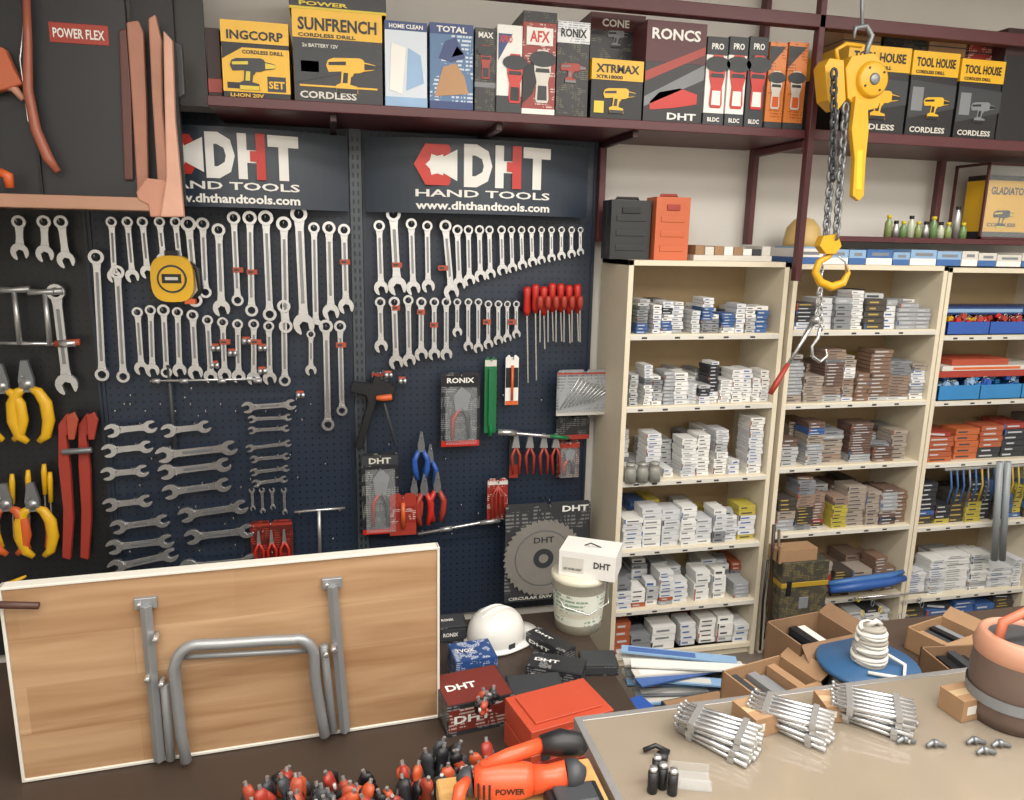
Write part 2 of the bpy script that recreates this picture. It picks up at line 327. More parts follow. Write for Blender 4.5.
for u,v,tp in ((846,909,46),(910,957,52),(958,1002,60)):
    carton('power_tool_carton',u,tp,v,zr,Y1,.26,blk,((.72,1,yellow),),[('t',[(.0,.2),(1,.35),(1,.62),(0,.66)],dgrey),('d',.6,.38,.28,yellow if u!=958 else grey,black),('r',.06,.3,.3,.58,grey)],[('TOOL HOUSE',.08,.92,.82,.93,black),('CORDLESS DRILL',.08,.7,.74,.78,black),('CORDLESS',.08,.85,.04,.11,offw)])
carton('power_tool_carton',1004,30,1060,zr,Y1,.26,blk,((.76,1,maroond),),None)
for u,v,tp,mt in ((842,880,22,cardb),(882,925,25,pb),(927,965,28,cardb),(967,1000,32,prd)):
    carton('small_carton',u,tp,v,W((u+v)/2,46 if u<905 else 52 if u<955 else 60,Y1).z+.004,Y1+.06,.18,mt,((.3,.34,dgrey),),None,[('TOOLS',.2,.8,.5,.7,dgrey)])
# ---------------- wrench builder ----------------
def wr(a,x0,y0,x1,y1,kind='c',hw=13,mt=None,yp=-.045,t=None):
    mt=mt or chrome
    A=W(x0,y0,yp);B=W(x1,y1,yp); s=S(A); r=hw*s/2; t=t or r*.55
    u=(B-A); L=u.length; u.normalize(); n=Vector((u.z,0,-u.x))
    M=Matrix(((n.x,0,u.x,A.x),(0,1,0,yp),(n.z,0,u.z,A.z),(0,0,0,1)))
    def head(zc,flip,kd,rr):
        if kd=='r':
            a.ring((0,zc),rr,rr*.56,-t,0,mt,16,M)
        else:
            rot=math.radians(15); pts=[]
            for k in range(0,13):
                an=math.radians(34+(326-34)*k/12); pts.append((math.sin(an)*rr,math.cos(an)*rr*1.08))
            pts+= [(-.42*rr,.78*rr),(-.40*rr,-.05*rr),(0,-.30*rr),(.40*rr,-.05*rr),(.42*rr,.78*rr)]
            q=[]
            for X,Z in pts:
                X2=X*math.cos(rot)-Z*math.sin(rot); Z2=X*math.sin(rot)+Z*math.cos(rot)
                q.append((X2*flip,zc+Z2*flip))
            a.prism(q,-t*.95,-t*.05,mt,M)
    k0={'c':'r','r':'r','o':'o','f':'o'}[kind]; k1={'c':'o','r':'r','o':'o','f':'r'}[kind]
    r0=r*(.88 if k0=='r' and kind=='c' else 1); r1=r*(1.12 if k1=='o' and kind=='c' else .92)
    head(0,-1,k0,r0); head(L,1,k1,r1)
    w=r*.44
    a.prism([(-w*1.25,r0*.75),(w*1.25,r0*.75),(w,r0*1.6),(w,L-r1*1.6),(w*1.25,L-r1*.72),(-w*1.25,L-r1*.72),(-w,L-r1*1.6),(-w,r0*1.6)],-t*.72,-t*.28,mt,M)
    if L>5*r: a.prism([(-w*.4,r0*2.0),(w*.4,r0*2.0),(w*.4,L-r1*2.0),(-w*.4,L-r1*2.0)],-t*.76,-t*.2,dsteel,M)
def peghook(a,px,py,L=.06):
    p=W(px,py,-.045); a.tube([(p.x,-.012,p.z),(p.x,-.012-L,p.z),(p.x,-.016-L,p.z+.008)],.0018,chrome,6)
def clip(a,px,py,w=10,h=5,mt=None,yp=-.056):
    p=W(px,py,yp); s=S(p); a.box(p.x-w*s/2,p.x+w*s/2,yp-.002,yp+.012,p.z-h*s/2,p.z+h*s/2,mt or orr)
    a.box(p.x-w*s*.35,p.x+w*s*.1,yp-.003,yp-.002,p.z-h*s*.2,p.z+h*s*.2,dgrey)
def rack(name,lst,hooks=True):
    a=Acc(name)
    for e in lst:
        wr(a,*e)
        if hooks: peghook(a,e[0],e[1])
    return a
a=rack('hanging_wrench_set',[(97,257,103,374,'r',15),(118,272,124,376,'r',14),(112,222,115,276,'c',12),(128,222,133,276,'c',12),(143,222,148,272,'c',12),(160,222,164,260,'c',12),(176,222,180,262,'c',12),
 (189,224,196,300,'r',15),(203,224,206,292,'r',13),(219,230,222,308,'c',15),(234,218,238,300,'r',13),(250,218,252,310,'r',14),(266,218,270,314,'r',15),(284,224,286,326,'r',15),
 (299,214,304,324,'c',19),(314,228,316,326,'c',13),(329,228,331,312,'c',15),(344,230,346,306,'c',14)])
for x,y in ((238,270),(252,272),(345,262)): clip(a,x,y)
a.done(.0007)
a=rack('hanging_wrench_set',[(138,312,142,368,'c',12),(151,310,153,370,'c',12),(164,310,167,372,'r',12),(178,312,180,370,'c',12),(193,315,196,372,'c',13),(208,320,211,376,'c',12),
 (223,322,225,374,'c',12),(238,324,239,376,'c',12),(254,324,254,378,'c',12),(269,326,270,378,'c',12),(284,306,285,380,'r',13),(311,334,311,370,'c',10),(326,326,328,424,'r',14),(340,326,342,410,'r',12)])
for x,y in ((225,342),(256,342),(341,345)): clip(a,x,y,10,5)
a.done(.0007)
a=rack('hanging_wrench_set',[(379,226,381,288,'c',13),(393,214,397,286,'c',17),(411,224,413,288,'c',13),(427,226,428,286,'c',12),(445,226,451,292,'c',14),(457,230,459,284,'c',12),(468,230,469,280,'c',11),(479,230,480,276,'c',11),(489,230,490,274,'c',10),(501,230,502,270,'c',10),
 (511,230,512,268,'c',9),(521,230,522,265,'c',9),(531,230,532,262,'c',9),(541,230,541,260,'c',8),(551,230,551,258,'c',8),(561,230,561,256,'c',8),(571,230,571,254,'c',8),(580,230,580,252,'c',7)])
for x,y in ((397,265),(443,268)): clip(a,x,y,10,5)
a.done(.0006)
a=rack('hanging_wrench_set',[(380,302,381,346,'c',12),(394,302,396,362,'c',13),(408,300,409,360,'c',12),(421,302,421,354,'c',12),(434,302,434,354,'c',11),(446,302,446,354,'c',11),(457,302,457,332,'c',9),(468,302,468,346,'c',9),(478,302,478,348,'c',9),(488,304,488,344,'c',9),(498,304,498,340,'c',9),(507,304,507,338,'c',8),(516,304,516,334,'c',8)])
for x,y in ((396,308),(421,312),(487,322),(512,322),(434,325)): clip(a,x,y,8,5)
a.done(.0006)
a=rack('hanging_wrench_set',[(20,222,21,252,'c',15),(45,222,46,254,'c',15),(62,222,67,260,'c',15),(57,292,68,384,'c',19)])
a.done(.0007)
a=Acc('hanging_hammer')
for (x,y,l) in ((3,290,24),(32,292,28)):
    p=W(x,y,-.06);s=S(p); a.tube([(p.x-.01,-.06,p.z),(p.x+l*s*.3,-.06,p.z),(p.x+l*s,-.06,p.z+.003)],[.012,.009,.012],satin,10); a.cyl((p.x+l*s*.4,-.06,p.z),(p.x+l*s*.4,-.06,p.z-.17),.007,satin,r1=.009)
a.cyl(W(0,343,-.06),W(58,344,-.06),.006,chrome); a.cyl(W(55,344,-.06),W(80,342,-.06),.011,orr); a.cyl(W(60,344,-.06),W(76,343,-.06),.0125,chrome)
a.done()
H1=[(108,430,156,426),(105,450,152,446),(104,473,148,470),(106,504,151,500),(114,526,168,520),(110,546,172,540),(112,566,176,554),
(164,430,210,426),(160,454,235,447),(162,471,229,464),(166,491,229,484),(182,514,246,506),(188,536,252,530),(184,566,256,560)]
a=Acc('hanging_open_end_wrench_set')
for i,(x0,y0,x1,y1) in enumerate(H1):
    wr(a,x0+5,y0,x1-5,y1,'o',10+(x1-x0)*.09,chrome,-.05)
    peghook(a,x0+14,y0-3); peghook(a,x1-14,y1-3)
a.done(.0007)
a=Acc('hanging_open_end_wrench_set')
for (x0,y0,x1,y1) in ((248,407,291,404),(252,419,288,417),(252,430,286,428),(250,448,288,443),(254,459,286,456),(254,472,286,468),(256,483,284,479)):
    wr(a,x0,y0,x1,y1,'o',12 if y0<410 else 8,chrome,-.05); peghook(a,x0+8,y0-2); peghook(a,x1-8,y1-2)
for (x,y0,y1) in ((252,490,508),(262,490,511),(272,490,507),(284,490,512)): wr(a,x,y0,x+1,y1,'o',6,chrome,-.04)
a.done(.0005)
a=Acc('t_handle_socket_wrench')
a.cyl(W(150,381,-.06),W(262,379,-.06),.0045,chrome); 
for x in (156,184,222,258): a.cyl(W(x-4,381,-.06),W(x+4,381,-.06),.008,satin)
a.cyl(W(294,512,-.06),W(345,508,-.06),.0055,chrome); a.cyl(W(319,510,-.06),W(320,562,-.06),.0065,satin)
a.cyl(W(168,365,-.05),W(176,460,-.05),.007,dgrey)
peghook(a,300,512);peghook(a,340,509);peghook(a,160,383);peghook(a,255,381)
a.done()
a=Acc('t_handle_socket_wrench'); a.cyl(W(418,534,-.08),W(512,517,-.08),.006,chrome); a.cyl(W(440,530,-.08),W(452,528,-.08),.009,satin); a.cyl(W(480,523,-.08),W(500,520,-.08),.009,satin);peghook(a,450,530,.08); a.done()
a=Acc('hanging_socket_set')
for (x,y) in ((215,345),(232,350),(246,338),(262,345),(214,362),(262,368),(300,392),(388,372),(402,378)):
    c=W(x,y,-.05); a.box(c.x-.012,c.x+.012,-.052,-.04,c.z-.004,c.z+.004,orr); a.cyl((c.x-.006,-.055,c.z-.02),(c.x-.006,-.055,c.z-.002),.008,satin,n=12); a.cyl((c.x+.010,-.055,c.z-.02),(c.x+.010,-.055,c.z-.002),.007,chrome,n=12); a.cyl((c.x,-.012,c.z),(c.x,-.05,c.z),.002,chrome,n=6)
a.done()
a=Acc('pegboard_hook_set')
for i in range(60):
    px=R.choice([R.uniform(110,345),R.uniform(372,585)]); py=R.uniform(385,560)
    peghook(a,px,py,.05)
for x in range(116,350,15): peghook(a,x,405 if x%2 else 412,.04)
a.done()
# tape measure
def disc(a,c,rx,rz,y0,y1,mt,n=28,e=2.0):
    a.prism([(c.x+rx*abs(math.cos(t))**(2/e)*(1 if math.cos(t)>0 else -1),c.z+rz*abs(math.sin(t))**(2/e)*(1 if math.sin(t)>0 else -1)) for t in [2*math.pi*i/n for i in range(n)]],y0,y1,mt)
a=Acc('tape_measure')
cx=W(172,279,-.09); s=S(cx)
disc(a,cx,20*s,23*s,-.09,-.04,yellow,28,3); disc(a,cx,14*s,14*s,-.092,-.09,dgrey,28); disc(a,cx,12*s,12*s,-.096,-.092,yellow,28); 
a.box(cx.x-9*s,cx.x+9*s,-.098,-.096,cx.z-4*s,cx.z+5*s,black); a.box(cx.x-6*s,cx.x+6*s,-.0985,-.098,cx.z-1*s,cx.z+2*s,offw)
a.tube([(cx.x+16*s,-.065,cx.z+16*s),(cx.x+23*s,-.065,cx.z+10*s),(cx.x+25*s,-.065,cx.z-12*s),(cx.x+18*s,-.065,cx.z-20*s)],[.006,.009,.009,.006],black)
a.box(cx.x-6*s,cx.x+6*s,-.08,-.05,cx.z+21*s,cx.z+28*s,black)
a.box(cx.x+10*s,cx.x+20*s,-.085,-.05,cx.z-25*s,cx.z-20*s,orange)
a.done(.004,2)
# ---------------- pliers on left ----------------
def plier(px,py,h,mt,mt2,name='hanging_pliers'):
    a=Acc(name); p=W(px,py,-.06); s=S(p)*h/60
    def q(u,v): return Vector((p.x+u*s,-.06,p.z-v*s))
    for sg in (-1,1):
        a.tube([q(sg*2,4),q(sg*9,8),q(sg*15,20),q(sg*16,38),q(sg*12,54),q(sg*5,60)],[3*s,5*s,6*s,6*s,5*s,3*s],mt,10,flat=.8)
        a.tube([q(sg*10,14),q(sg*11,34),q(sg*8,50)],[1.8*s]*3,mt2,8)
    a.prism([(q(u,v).x,q(u,v).z) for u,v in ((-3,-24),(3,-24),(7,-4),(6,8),(-6,8),(-7,-4))],-.068,-.052,dsteel)
    a.cyl((p.x,-.072,p.z),(p.x,-.048,p.z),5*s,satin)
    peghook(a,px,py-8,.07); return a.done()
plier(2,386,56,yellow,black); plier(27,384,60,yellow,black); plier(6,504,54,orange,yellow); plier(33,504,56,yellow,orange)
a=Acc('hanging_pipe_wrench')
for dx in (0,20):
    a.pp([(58+dx,425),(66+dx,414),(76+dx,418),(72+dx,432),(66+dx,436),(70+dx*1.0,470),(73+dx*.9,520),(70+dx*.9,560),(62+dx*.9,558),(63+dx*.9,510),(58+dx,465)],-.075+dx*.001,.022,redd)
    a.pp([(66+dx,416),(74+dx,412),(78+dx,420),(74+dx,440),(68+dx,440)],-.085+dx*.001,.012,redd if dx else orr)
a.cyl(W(62,452,-.08),W(92,450,-.08),.010,dsteel)
a.done(.003,2)
a=Acc('hanging_screwdriver_set')
for x,y in ((12,478),(28,474),(44,468),(50,476)):
    a.cyl(W(x,y,-.05),W(x+2,y+60,-.05),.0028,chrome,n=8); a.tube([W(x,y-4,-.05),W(x,y+4,-.05),W(x+1,y+26,-.05)],[.006,.009,.007],yellow if x%20 else dgrey,10)
a.tube([W(0,586,-.05),W(12,583,-.05),W(26,576,-.05)],[.008,.01,.004],yellow)
a.done()
# ---------------- red screwdrivers ----------------
a=Acc('hanging_screwdriver_set')
for i in range(7):
    x=527+i*8.4; y=284+R.uniform(-2,3); L=R.uniform(56,64) if i>1 else 96
    a.tube([W(x,y,-.06),W(x,y+3,-.06),W(x,y+10,-.06),W(x,y+24,-.06),W(x,y+29,-.06)],[.010,.015,.012,.014,.007],red,10)
    a.cyl(W(x,y+25,-.06),W(x+1,y+L,-.06),.0036,chrome,n=8); a.box(W(x,y,-.06).x-.012,W(x,y,-.06).x+.012,-.05,-.012,W(x,y+24,-.06).z,W(x,y+22,-.06).z,black)
for i in range(6):
    x=540+i*8; y=296; a.tube([W(x,y,-.1),W(x,y+3,-.1),W(x,y+9,-.1),W(x,y+14,-.1)],[.009,.012,.011,.006],redd,10); a.cyl(W(x,y+12,-.1),W(x,y+46,-.1),.003,satin,n=8)
a.done()
# ---------------- blister packs etc ----------------
def pack(name,x0,y0,x1,y1,body,yp=-.05,bands=(),art=None,txt=None,hang=True):
    A=W(x0,y1,yp);B=W(x1,y0,yp); a=Acc(name); w=B.x-A.x;H=B.z-A.z
    xm=(A.x+B.x)/2
    a.prism([(A.x,A.z),(B.x,A.z),(B.x,B.z-.01),(B.x-.01,B.z),(xm+.01,B.z),(xm+.006,B.z-.008),(xm-.006,B.z-.008),(xm-.01,B.z),(A.x+.01,B.z),(A.x,B.z-.01)],yp,yp+.004,body)
    for t0,t1,mt in bands: a.box(A.x+.001,B.x-.001,yp-.001,yp,A.z+t0*H,A.z+t1*H-(.011 if t1>=1 else 0),mt)
    if txt:
        for (s_,u0,u1,v0,v1,mt) in txt: a.text(s_,A.x+u0*w,A.x+u1*w,A.z+v0*H,A.z+v1*H,yp-.0015,mt,.03)
    if art: art(a,A,w,H,yp)
    if hang: a.tube([(xm,0,B.z-.012),(xm,yp-.02,B.z-.012),(xm,yp-.024,B.z-.004)],.0018,chrome,6)
    return a.done()
def art_snip(a,A,w,H,y):
    q=lambda u,v:Vector((A.x+u*w,y-.014,A.z+v*H))
    a.tube([q(.5,.55),q(.3,.4),q(.28,.12)],[.006,.009,.007],redd,8); a.tube([q(.5,.55),q(.68,.4),q(.7,.12)],[.006,.009,.007],dgrey,8)
    a.prism([(q(u,v).x,q(u,v).z) for u,v in ((.35,.5),(.65,.5),(.75,.72),(.5,.82),(.3,.7))],y-.02,y-.006,grey)
    a.box(q(.1,0).x,q(.9,0).x,y-.026,y-.001,q(0,.05).z,q(0,.8).z,clear)
pack('blister_packed_snips',441,372,480,447,printed('#26262a','#8c8c90',60,.5),-.07,((0,.08,red),(.82,1,black)),art_snip,[('RONIX',.15,.85,.86,.93,white)])
pack('blister_packed_cutter',363,452,398,535,printed('#26262a','#9c9c90',60,.5),-.08,((0,.06,red),(.85,1,dgrey)),art_snip,[('DHT',.2,.8,.87,.94,offw)])
def art_g(a,A,w,H,y):
    a.box(A.x+w*.3,A.x+w*.7,y-.014,y,A.z+.1*H,A.z+.85*H,green); a.cyl((A.x+w*.5,y-.008,A.z-.01),(A.x+w*.5,y-.008,A.z+.3*H),.006,mat('#1b9a50',.3))
pack('green_file_pack',484,357,497,433,green,-.06,((.88,1,offw),),art_g)
pack('small_bit_card',505,355,519,405,white,-.06,((.0,.08,orange),(.35,.75,black)),lambda a,A,w,H,y:a.cyl((A.x+.5*w,y-.006,A.z+.1*H),(A.x+.5*w,y-.006,A.z+.8*H),.005,orange))
def art_key(a,A,w,H,y):
    for i in range(9):
        u=.06+i*.07; a.tube([(A.x+u*w,y-.006-i*.0006,A.z+(.15+.02*i)*H),(A.x+(u+.32)*w,y-.006,A.z+(.82-.03*i)*H),(A.x+(u+.38)*w,y-.006,A.z+(.72-.03*i)*H)],.003,chrome,6)
    a.box(A.x+.02*w,A.x+.98*w,y-.02,y-.001,A.z+.06*H,A.z+.86*H,clear)
pack('hex_key_pack',556,369,614,416,printed('#8d9093','#3a3a3c',40,.5),-.10,((0,.1,offw),(.9,1,redd)),art_key)
pack('red_card_pack',390,493,416,536,redd,-.085,((.3,.7,prd),),lambda a,A,w,H,y:a.cyl((A.x+.5*w,y-.008,A.z+.2*H),(A.x+.5*w,y-.008,A.z+.8*H),.008,orange))
def art_br(a,A,w,H,y):
    for i in range(4): a.tube([(A.x+(.2+.2*i)*w,y-.01,A.z+.05*H),(A.x+(.2+.2*i)*w,y-.01,A.z+.6*H),(A.x+.5*w,y-.01,A.z+.85*H)],.004,redd,8)
pack('clip_card_pack',487,478,508,520,prd,-.085,((.85,1,offw),),art_br)
def art_pl(a,A,w,H,y):
    for i in range(3):
        u=.2+.3*i
        for sg in (-1,1): a.tube([(A.x+u*w,y-.012,A.z+.55*H),(A.x+(u+sg*.1)*w,y-.012,A.z+.35*H),(A.x+(u+sg*.08)*w,y-.012,A.z+.05*H)],.0045,red,8)
        a.prism([(A.x+(u-.05)*w,A.z+.5*H),(A.x+(u+.05)*w,A.z+.5*H),(A.x+(u+.02)*w,A.z+.8*H),(A.x+(u-.02)*w,A.z+.8*H)],y-.016,y-.008,satin)
pack('packed_pliers_set',252,519,292,566,printed('#5e221b','#b0453a',50,.5),-.06,((.88,1,redd),),art_pl)
pack('card_pack',556,416,590,440,printed('#2b2b2e','#7a7a7a',60,.5),-.05,((0,.2,redd),))
pack('card_pack',509,434,519,478,dgrey,-.05,((0,.3,redd),),None)
pack('blister_packed_cutter',556,440,580,478,printed('#4a2420','#a89088',60,.5),-.05,((.8,1,redd),),art_snip)
pack('clip_card_pack',372,370,388,400,printed('#2c2c30','#8a8a8a',60,.5),-.04,((.8,1,redd),),None)
def snip(px,py,mt1,mt2,h=60,yp=-.07,name='hanging_tin_snips'):
    a=Acc(name); p=W(px,py,yp); s=S(p)*h/60
    q=lambda u,v:Vector((p.x+u*s,yp,p.z-v*s))
    a.prism([(q(u,v).x,q(u,v).z) for u,v in ((-1,-6),(2,-6),(5,14),(4,22),(-4,22),(-5,12))],yp-.008,yp+.004,dsteel)
    a.tube([q(-3,20),q(-9,34),q(-8,48),q(-5,62)],[3*s,4*s,4*s,3*s],mt1,10); a.tube([q(3,20),q(9,34),q(8,48),q(5,62)],[3*s,4*s,4*s,3*s],mt2,10)
    peghook(a,px,py,.07); a.done()
snip(421,436,blue,blue,44); snip(424,478,redd,red,48); snip(437,476,red,redd,46); snip(430,448,blued,blue,40,-.05); snip(414,480,redd,redd,44,-.06)
a=Acc('ratchet_caulking_gun')
a.pp([(352,382),(372,384),(374,376),(396,388),(394,402),(380,398),(376,404),(362,450),(355,448),(368,402),(366,396),(350,392)],-.09,.03,black)
a.cyl(W(384,402,-.08),W(396,446,-.08),.005,dgrey); a.tube([W(376,398,-.1),W(384,398,-.1),W(392,397,-.1)],[.008,.012,.012],orange)
a.done(.003)
a=Acc('hanging_pliers_set')
for i,x in enumerate((516,530,544,556)):
    for sg in (-1,1): a.tube([W(x,446,-.07),W(x+sg*4,456,-.07),W(x+sg*3,474,-.07)],[.004,.006,.005],redd,8)
    a.pp([(x-4,448),(x-1,434),(x+2,434),(x+4,448)],-.076,.012,satin)
a.cyl(W(500,432,-.09),W(568,438,-.09),.007,chrome); a.cyl(W(498,432,-.09),W(516,433,-.09),.012,chrome); a.cyl(W(550,436,-.09),W(568,438,-.09),.008,green)
a.done()
def art_blade(a,A,w,H,y):
    c=(A.x+.45*w,A.z+.44*H); r=.40*H; pts=[]
    for i in range(40):
        an=2*math.pi*i/40
        pts+= [(c[0]+r*math.cos(an),c[1]+r*math.sin(an)),(c[0]+r*.93*math.cos(an+.03),c[1]+r*.93*math.sin(an+.03))]
    bm_=mat('#908c86',.45,.25,.1,20)
    a.prism(pts,y-.006,y-.003,bm_); a.ring(c,.25*r,.12*r,y-.008,y-.006,dgrey,24); a.ring(c,.72*r,.69*r,y-.0065,y-.006,dsteel,40)
    a.text('DHT',c[0]-.12*w,c[0]+.12*w,c[1]+.4*r,c[1]+.55*r,y-.0065,dgrey,.02)
pack('circular_saw_blade_pack',504,500,591,603,printed('#3a3b3e','#8a8a8a',30,.55),-.12,((.0,.07,dgrey),),art_blade,[('DHT',.66,.97,.90,.96,white),('CIRCULAR SAW BLADE',.05,.8,.02,.05,offw)])
# ---------------- upper left: board, shelf, handles ----------------
yb_=-.34
a=Acc('saw_display_board'); p=W(35,100,yb_);q=W(132,100,yb_); zbt=W(75,196,yb_).z
a.box(XL+.01,q.x,yb_,yb_+.02,zbt,2.58,mat('#26272b',.45)); A=W(50,42,yb_);B=W(108,26,yb_); a.box(A.x,B.x,yb_-.002,yb_,A.z,B.z,redd); a.text('POWER FLEX',A.x+.01,B.x-.01,A.z+.012,B.z-.014,yb_-.003,white,.02)
a.box(p.x-.006,p.x,yb_-.01,yb_,zbt,2.58,black)
a.done(.002)
a=Acc('wooden_wall_shelf'); xr_=W(150,205,-.44).x; z_=W(75,196,-.44).z
a.box(XL+.01,xr_,-.44,0,z_-.028,z_,woodmat('shelf_wood','#7a5640','#b98f6c',.2)); a.box(XL+.01,xr_+.002,-.446,-.44,z_-.034,z_+.001,mat('#a9806a')); a.done(.002)
def pathpx(l,y): return [W(a,b,y) for a,b in l]
a=Acc('bow_saw'); a.tube(pathpx([(26,-10),(28,40),(28,90),(36,130),(48,158),(58,172)],-.38),[.009,.010,.012,.013,.014,.009],mat('#9c5743',.4)); a.tube(pathpx([(26,0),(20,60),(28,120),(56,170)],-.375),.002,chrome,6); a.done()
a=Acc('hatchet'); a.tube(pathpx([(0,84),(14,88),(24,100)],-.37),[.014,.012,.008],salmon); a.pp([(-20,40),(4,48),(14,70),(22,84),(2,90),(-20,95)],-.385,.03,mat('#b86040',.4)); a.done(.003)
a=Acc('small_orange_lamp'); a.tube(pathpx([(0,172),(8,176),(10,188)],-.40),[.012,.014,.01],orange); a.done()
a=Acc('wooden_tool_handle_set')
sal2=mat('#a87460',.5,0,.18,14); sal3=mat('#c99a86',.5,0,.18,14)
for l,y,m_ in (([(126,22),(138,20),(143,32),(146,100),(148,192),(137,192),(131,90)],-.36,sal2),([(148,18),(155,14),(161,40),(162,110),(168,185),(158,192),(152,100)],-.37,salmon),([(163,30),(172,40),(175,120),(184,217),(160,217),(166,178),(164,90)],-.46,sal3),([(136,192),(146,178),(166,180),(172,190),(172,217),(150,217),(148,205),(138,200)],-.45,salmon)):
    a.pp(l,y,.022,m_)
a.pp([(118,30),(126,28),(131,90),(133,180),(124,180)],-.355,.012,mat('#5e3a34')); a.pp([(174,40),(182,45),(185,95),(178,98)],-.40,.02,dgrey)
a.done(.004,2)
a=Acc('dark_side_cabinet_strip'); a.box(q.x+.004,W(182,150,-.30).x,-.30,-.28,zS-.3,2.58,mat('#232325',.5)); a.box(q.x+.004,W(206,60,-.28).x,-.28,-.27,zS-.02,2.58,mat('#2c2a2a',.5)); a.done()
# ---------------- shelving units ----------------
UF=-.28
def unit(x0,x1,zl,name='wooden_shelving_unit'):
    a=Acc(name); t=.018; top=zl[0]
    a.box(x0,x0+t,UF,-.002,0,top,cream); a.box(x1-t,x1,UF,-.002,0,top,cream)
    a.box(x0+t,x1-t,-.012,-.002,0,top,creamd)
    for i,z in enumerate(zl):
        a.box(x0+t if i else x0-.0,x1-t if i else x1,UF+(.0 if i==0 else .004),-.012,z-t,z,cream)
    a.box(x0+t,x1-t,UF+.02,-.012,.0,.05,cream)
    for z in zl[1:-1]:
        a.box(x0+t,x1-t,UF-.001,UF+.004,z-.02,z-.004,offw)
        X=x0+.06
        while X<x1-.1:
            a.box(X,X+.02,UF-.0016,UF-.001,z-.016,z-.009,dgrey); X+=R.uniform(.07,.13)
    a.done(.001)
def zpx(px,l): return [W(px,y,UF).z for y in l]
x10=W(621,400,UF).x+.005; x11=W(775,400,UF).x+.01
zl1=zpx(700,[261,334,405,478,546,604,650]); zl1[-1]=max(.05,zl1[-1]); unit(x10,x11,zl1)
x20=x11+.02; x21=W(928,400,UF).x+.012
zl2=zpx(862,[265,330,402,464,528,596,640]); zl2[-1]=max(.05,zl2[-1]); unit(x20,x21,zl2)
x30=x21+.004; x31=x30+.62
zl3=zpx(978,[268,335,400,461,523,592,640]); zl3[-1]=max(.05,zl3[-1]); unit(x30,x31,zl3)
def sb(h,v=.06): return mat(h,.45,0,v,12)
lw=sb('#b9bcc0'); lk=sb('#3a3d44'); ln_=sb('#3b5c92'); lo_=sb('#a04c34'); lg=sb('#7d8186')
cW=[(sb('#dddddb'),lg),(sb('#d3d4d5'),ln_),(sb('#e2e1dd'),lk),(sb('#cacccf'),lg)]
cG=[(sb('#9a9da1'),lw),(sb('#7f8286'),lk),(sb('#afb1b2'),lk)]
cB=[(sb('#3f5f94'),lw)]
cK=[(sb('#33353a'),lw),(sb('#45403b'),sb('#b09a50'))]
cR=[(sb('#93392f'),lw),(sb('#a4573a'),lw)]
cY=[(sb('#b3a548'),lk)]
cBr=[(sb('#7c6454'),lw),(sb('#8f7a6c'),lk),(sb('#66524a'),lw),(sb('#9c9186'),lk)]
def bay(name,x0,x1,z,hmax,pal,fill=(.4,.8),seed=0,wr_=(.03,.07),hr=(.012,.026),yf=UF+.012,gap=.14):
    r=random.Random(seed); a=Acc(name)
    for (yy,dp,k) in ((yf+.10,.12,.8),(yf,.09,1)):
        X=x0+r.uniform(.0,.02)
        while X<x1-.035:
            if r.random()<gap: X+=r.uniform(.01,.03); continue
            w=min(r.uniform(*wr_),x1-X); H=r.uniform(*fill)*hmax*k; Z=z; mt=r.choice(pal); y0=yy+r.uniform(0,.02)
            hh=r.uniform(*hr)
            while Z+hh<z+H+.006:
                dx=r.uniform(-.003,.003)
                if r.random()<.22: mt=r.choice(pal)
                xx0=max(x0,X+dx); xx1=min(x1,X+w+dx)-.001; yq=y0+r.uniform(0,.008)
                a.box(xx0,xx1,yq,y0+dp,Z,Z+hh-.0016,mt[0])
                ww=xx1-xx0; s0=r.uniform(.08,.2); s1=r.uniform(.45,.8)
                a.box(xx0+s0*ww,xx0+s1*ww,yq-.0006,yq,Z+hh*.3,Z+hh*.55,mt[1])
                if r.random()<.3: a.box(xx0,xx0+ww*.07,yq-.0008,yq,Z,Z+hh-.0016,r.choice([ln_,lo_,lk]))
                Z+=hh
            if r.random()<.12:
                M_=Matrix.Translation((X+w/2,y0+.04,Z+.001))@Matrix.Rotation(r.uniform(-.5,.5),4,'Z'); mq=r.choice(pal); a.box(-w*.4,w*.4,-.03,.03,0,hh*.8,mq[0],M=M_); a.box(-w*.3,w*.2,-.0305,-.03,.003,hh*.5,mq[1],M=M_)
            X+=w+r.uniform(.0,.004)
    if a.v: a.done()
ct=[(x10,x11,zl1),(x20,x21,zl2),(x30,x31,zl3)]
def B(u,k,pal,**kw):
    x0,x1,zl=ct[u]; z=zl[k+1]; h=zl[k]-.018-z
    bay('stacked_small_parts_boxes',x0+.02,x1-.02,z+.0005,h,pal,seed=u*10+k+3,**kw)
B(0,0,cW*3+cG+cB+cK[:1],fill=(.25,.58),wr_=(.03,.05),hr=(.010,.018))
B(0,1,cW*3+cG+cK[:1],fill=(.3,.6),wr_=(.03,.055),hr=(.010,.018))
B(0,2,cW*3+cB+cG,fill=(.15,.85),wr_=(.035,.06),hr=(.011,.02),gap=.3)
B(0,3,cW*3+cB+cR[1:]+cG+cY,fill=(.3,.85),wr_=(.05,.08),hr=(.014,.024))
B(0,4,cG*2+cW*2+cR[1:],fill=(.25,.75),wr_=(.05,.08),hr=(.014,.026),gap=.25)
B(0,5,cW*2+cG+cR+cK,fill=(.35,.75),wr_=(.06,.12),hr=(.02,.035))
B(1,0,cG*3+cW+cK,fill=(.2,.7),wr_=(.05,.09),gap=.2)
B(1,1,cBr*2+cY+cG+cW,fill=(.35,.9),wr_=(.05,.1),hr=(.010,.018))
B(1,2,cBr*2+cG+cB,fill=(.25,.8),wr_=(.06,.1),hr=(.010,.018),gap=.2)
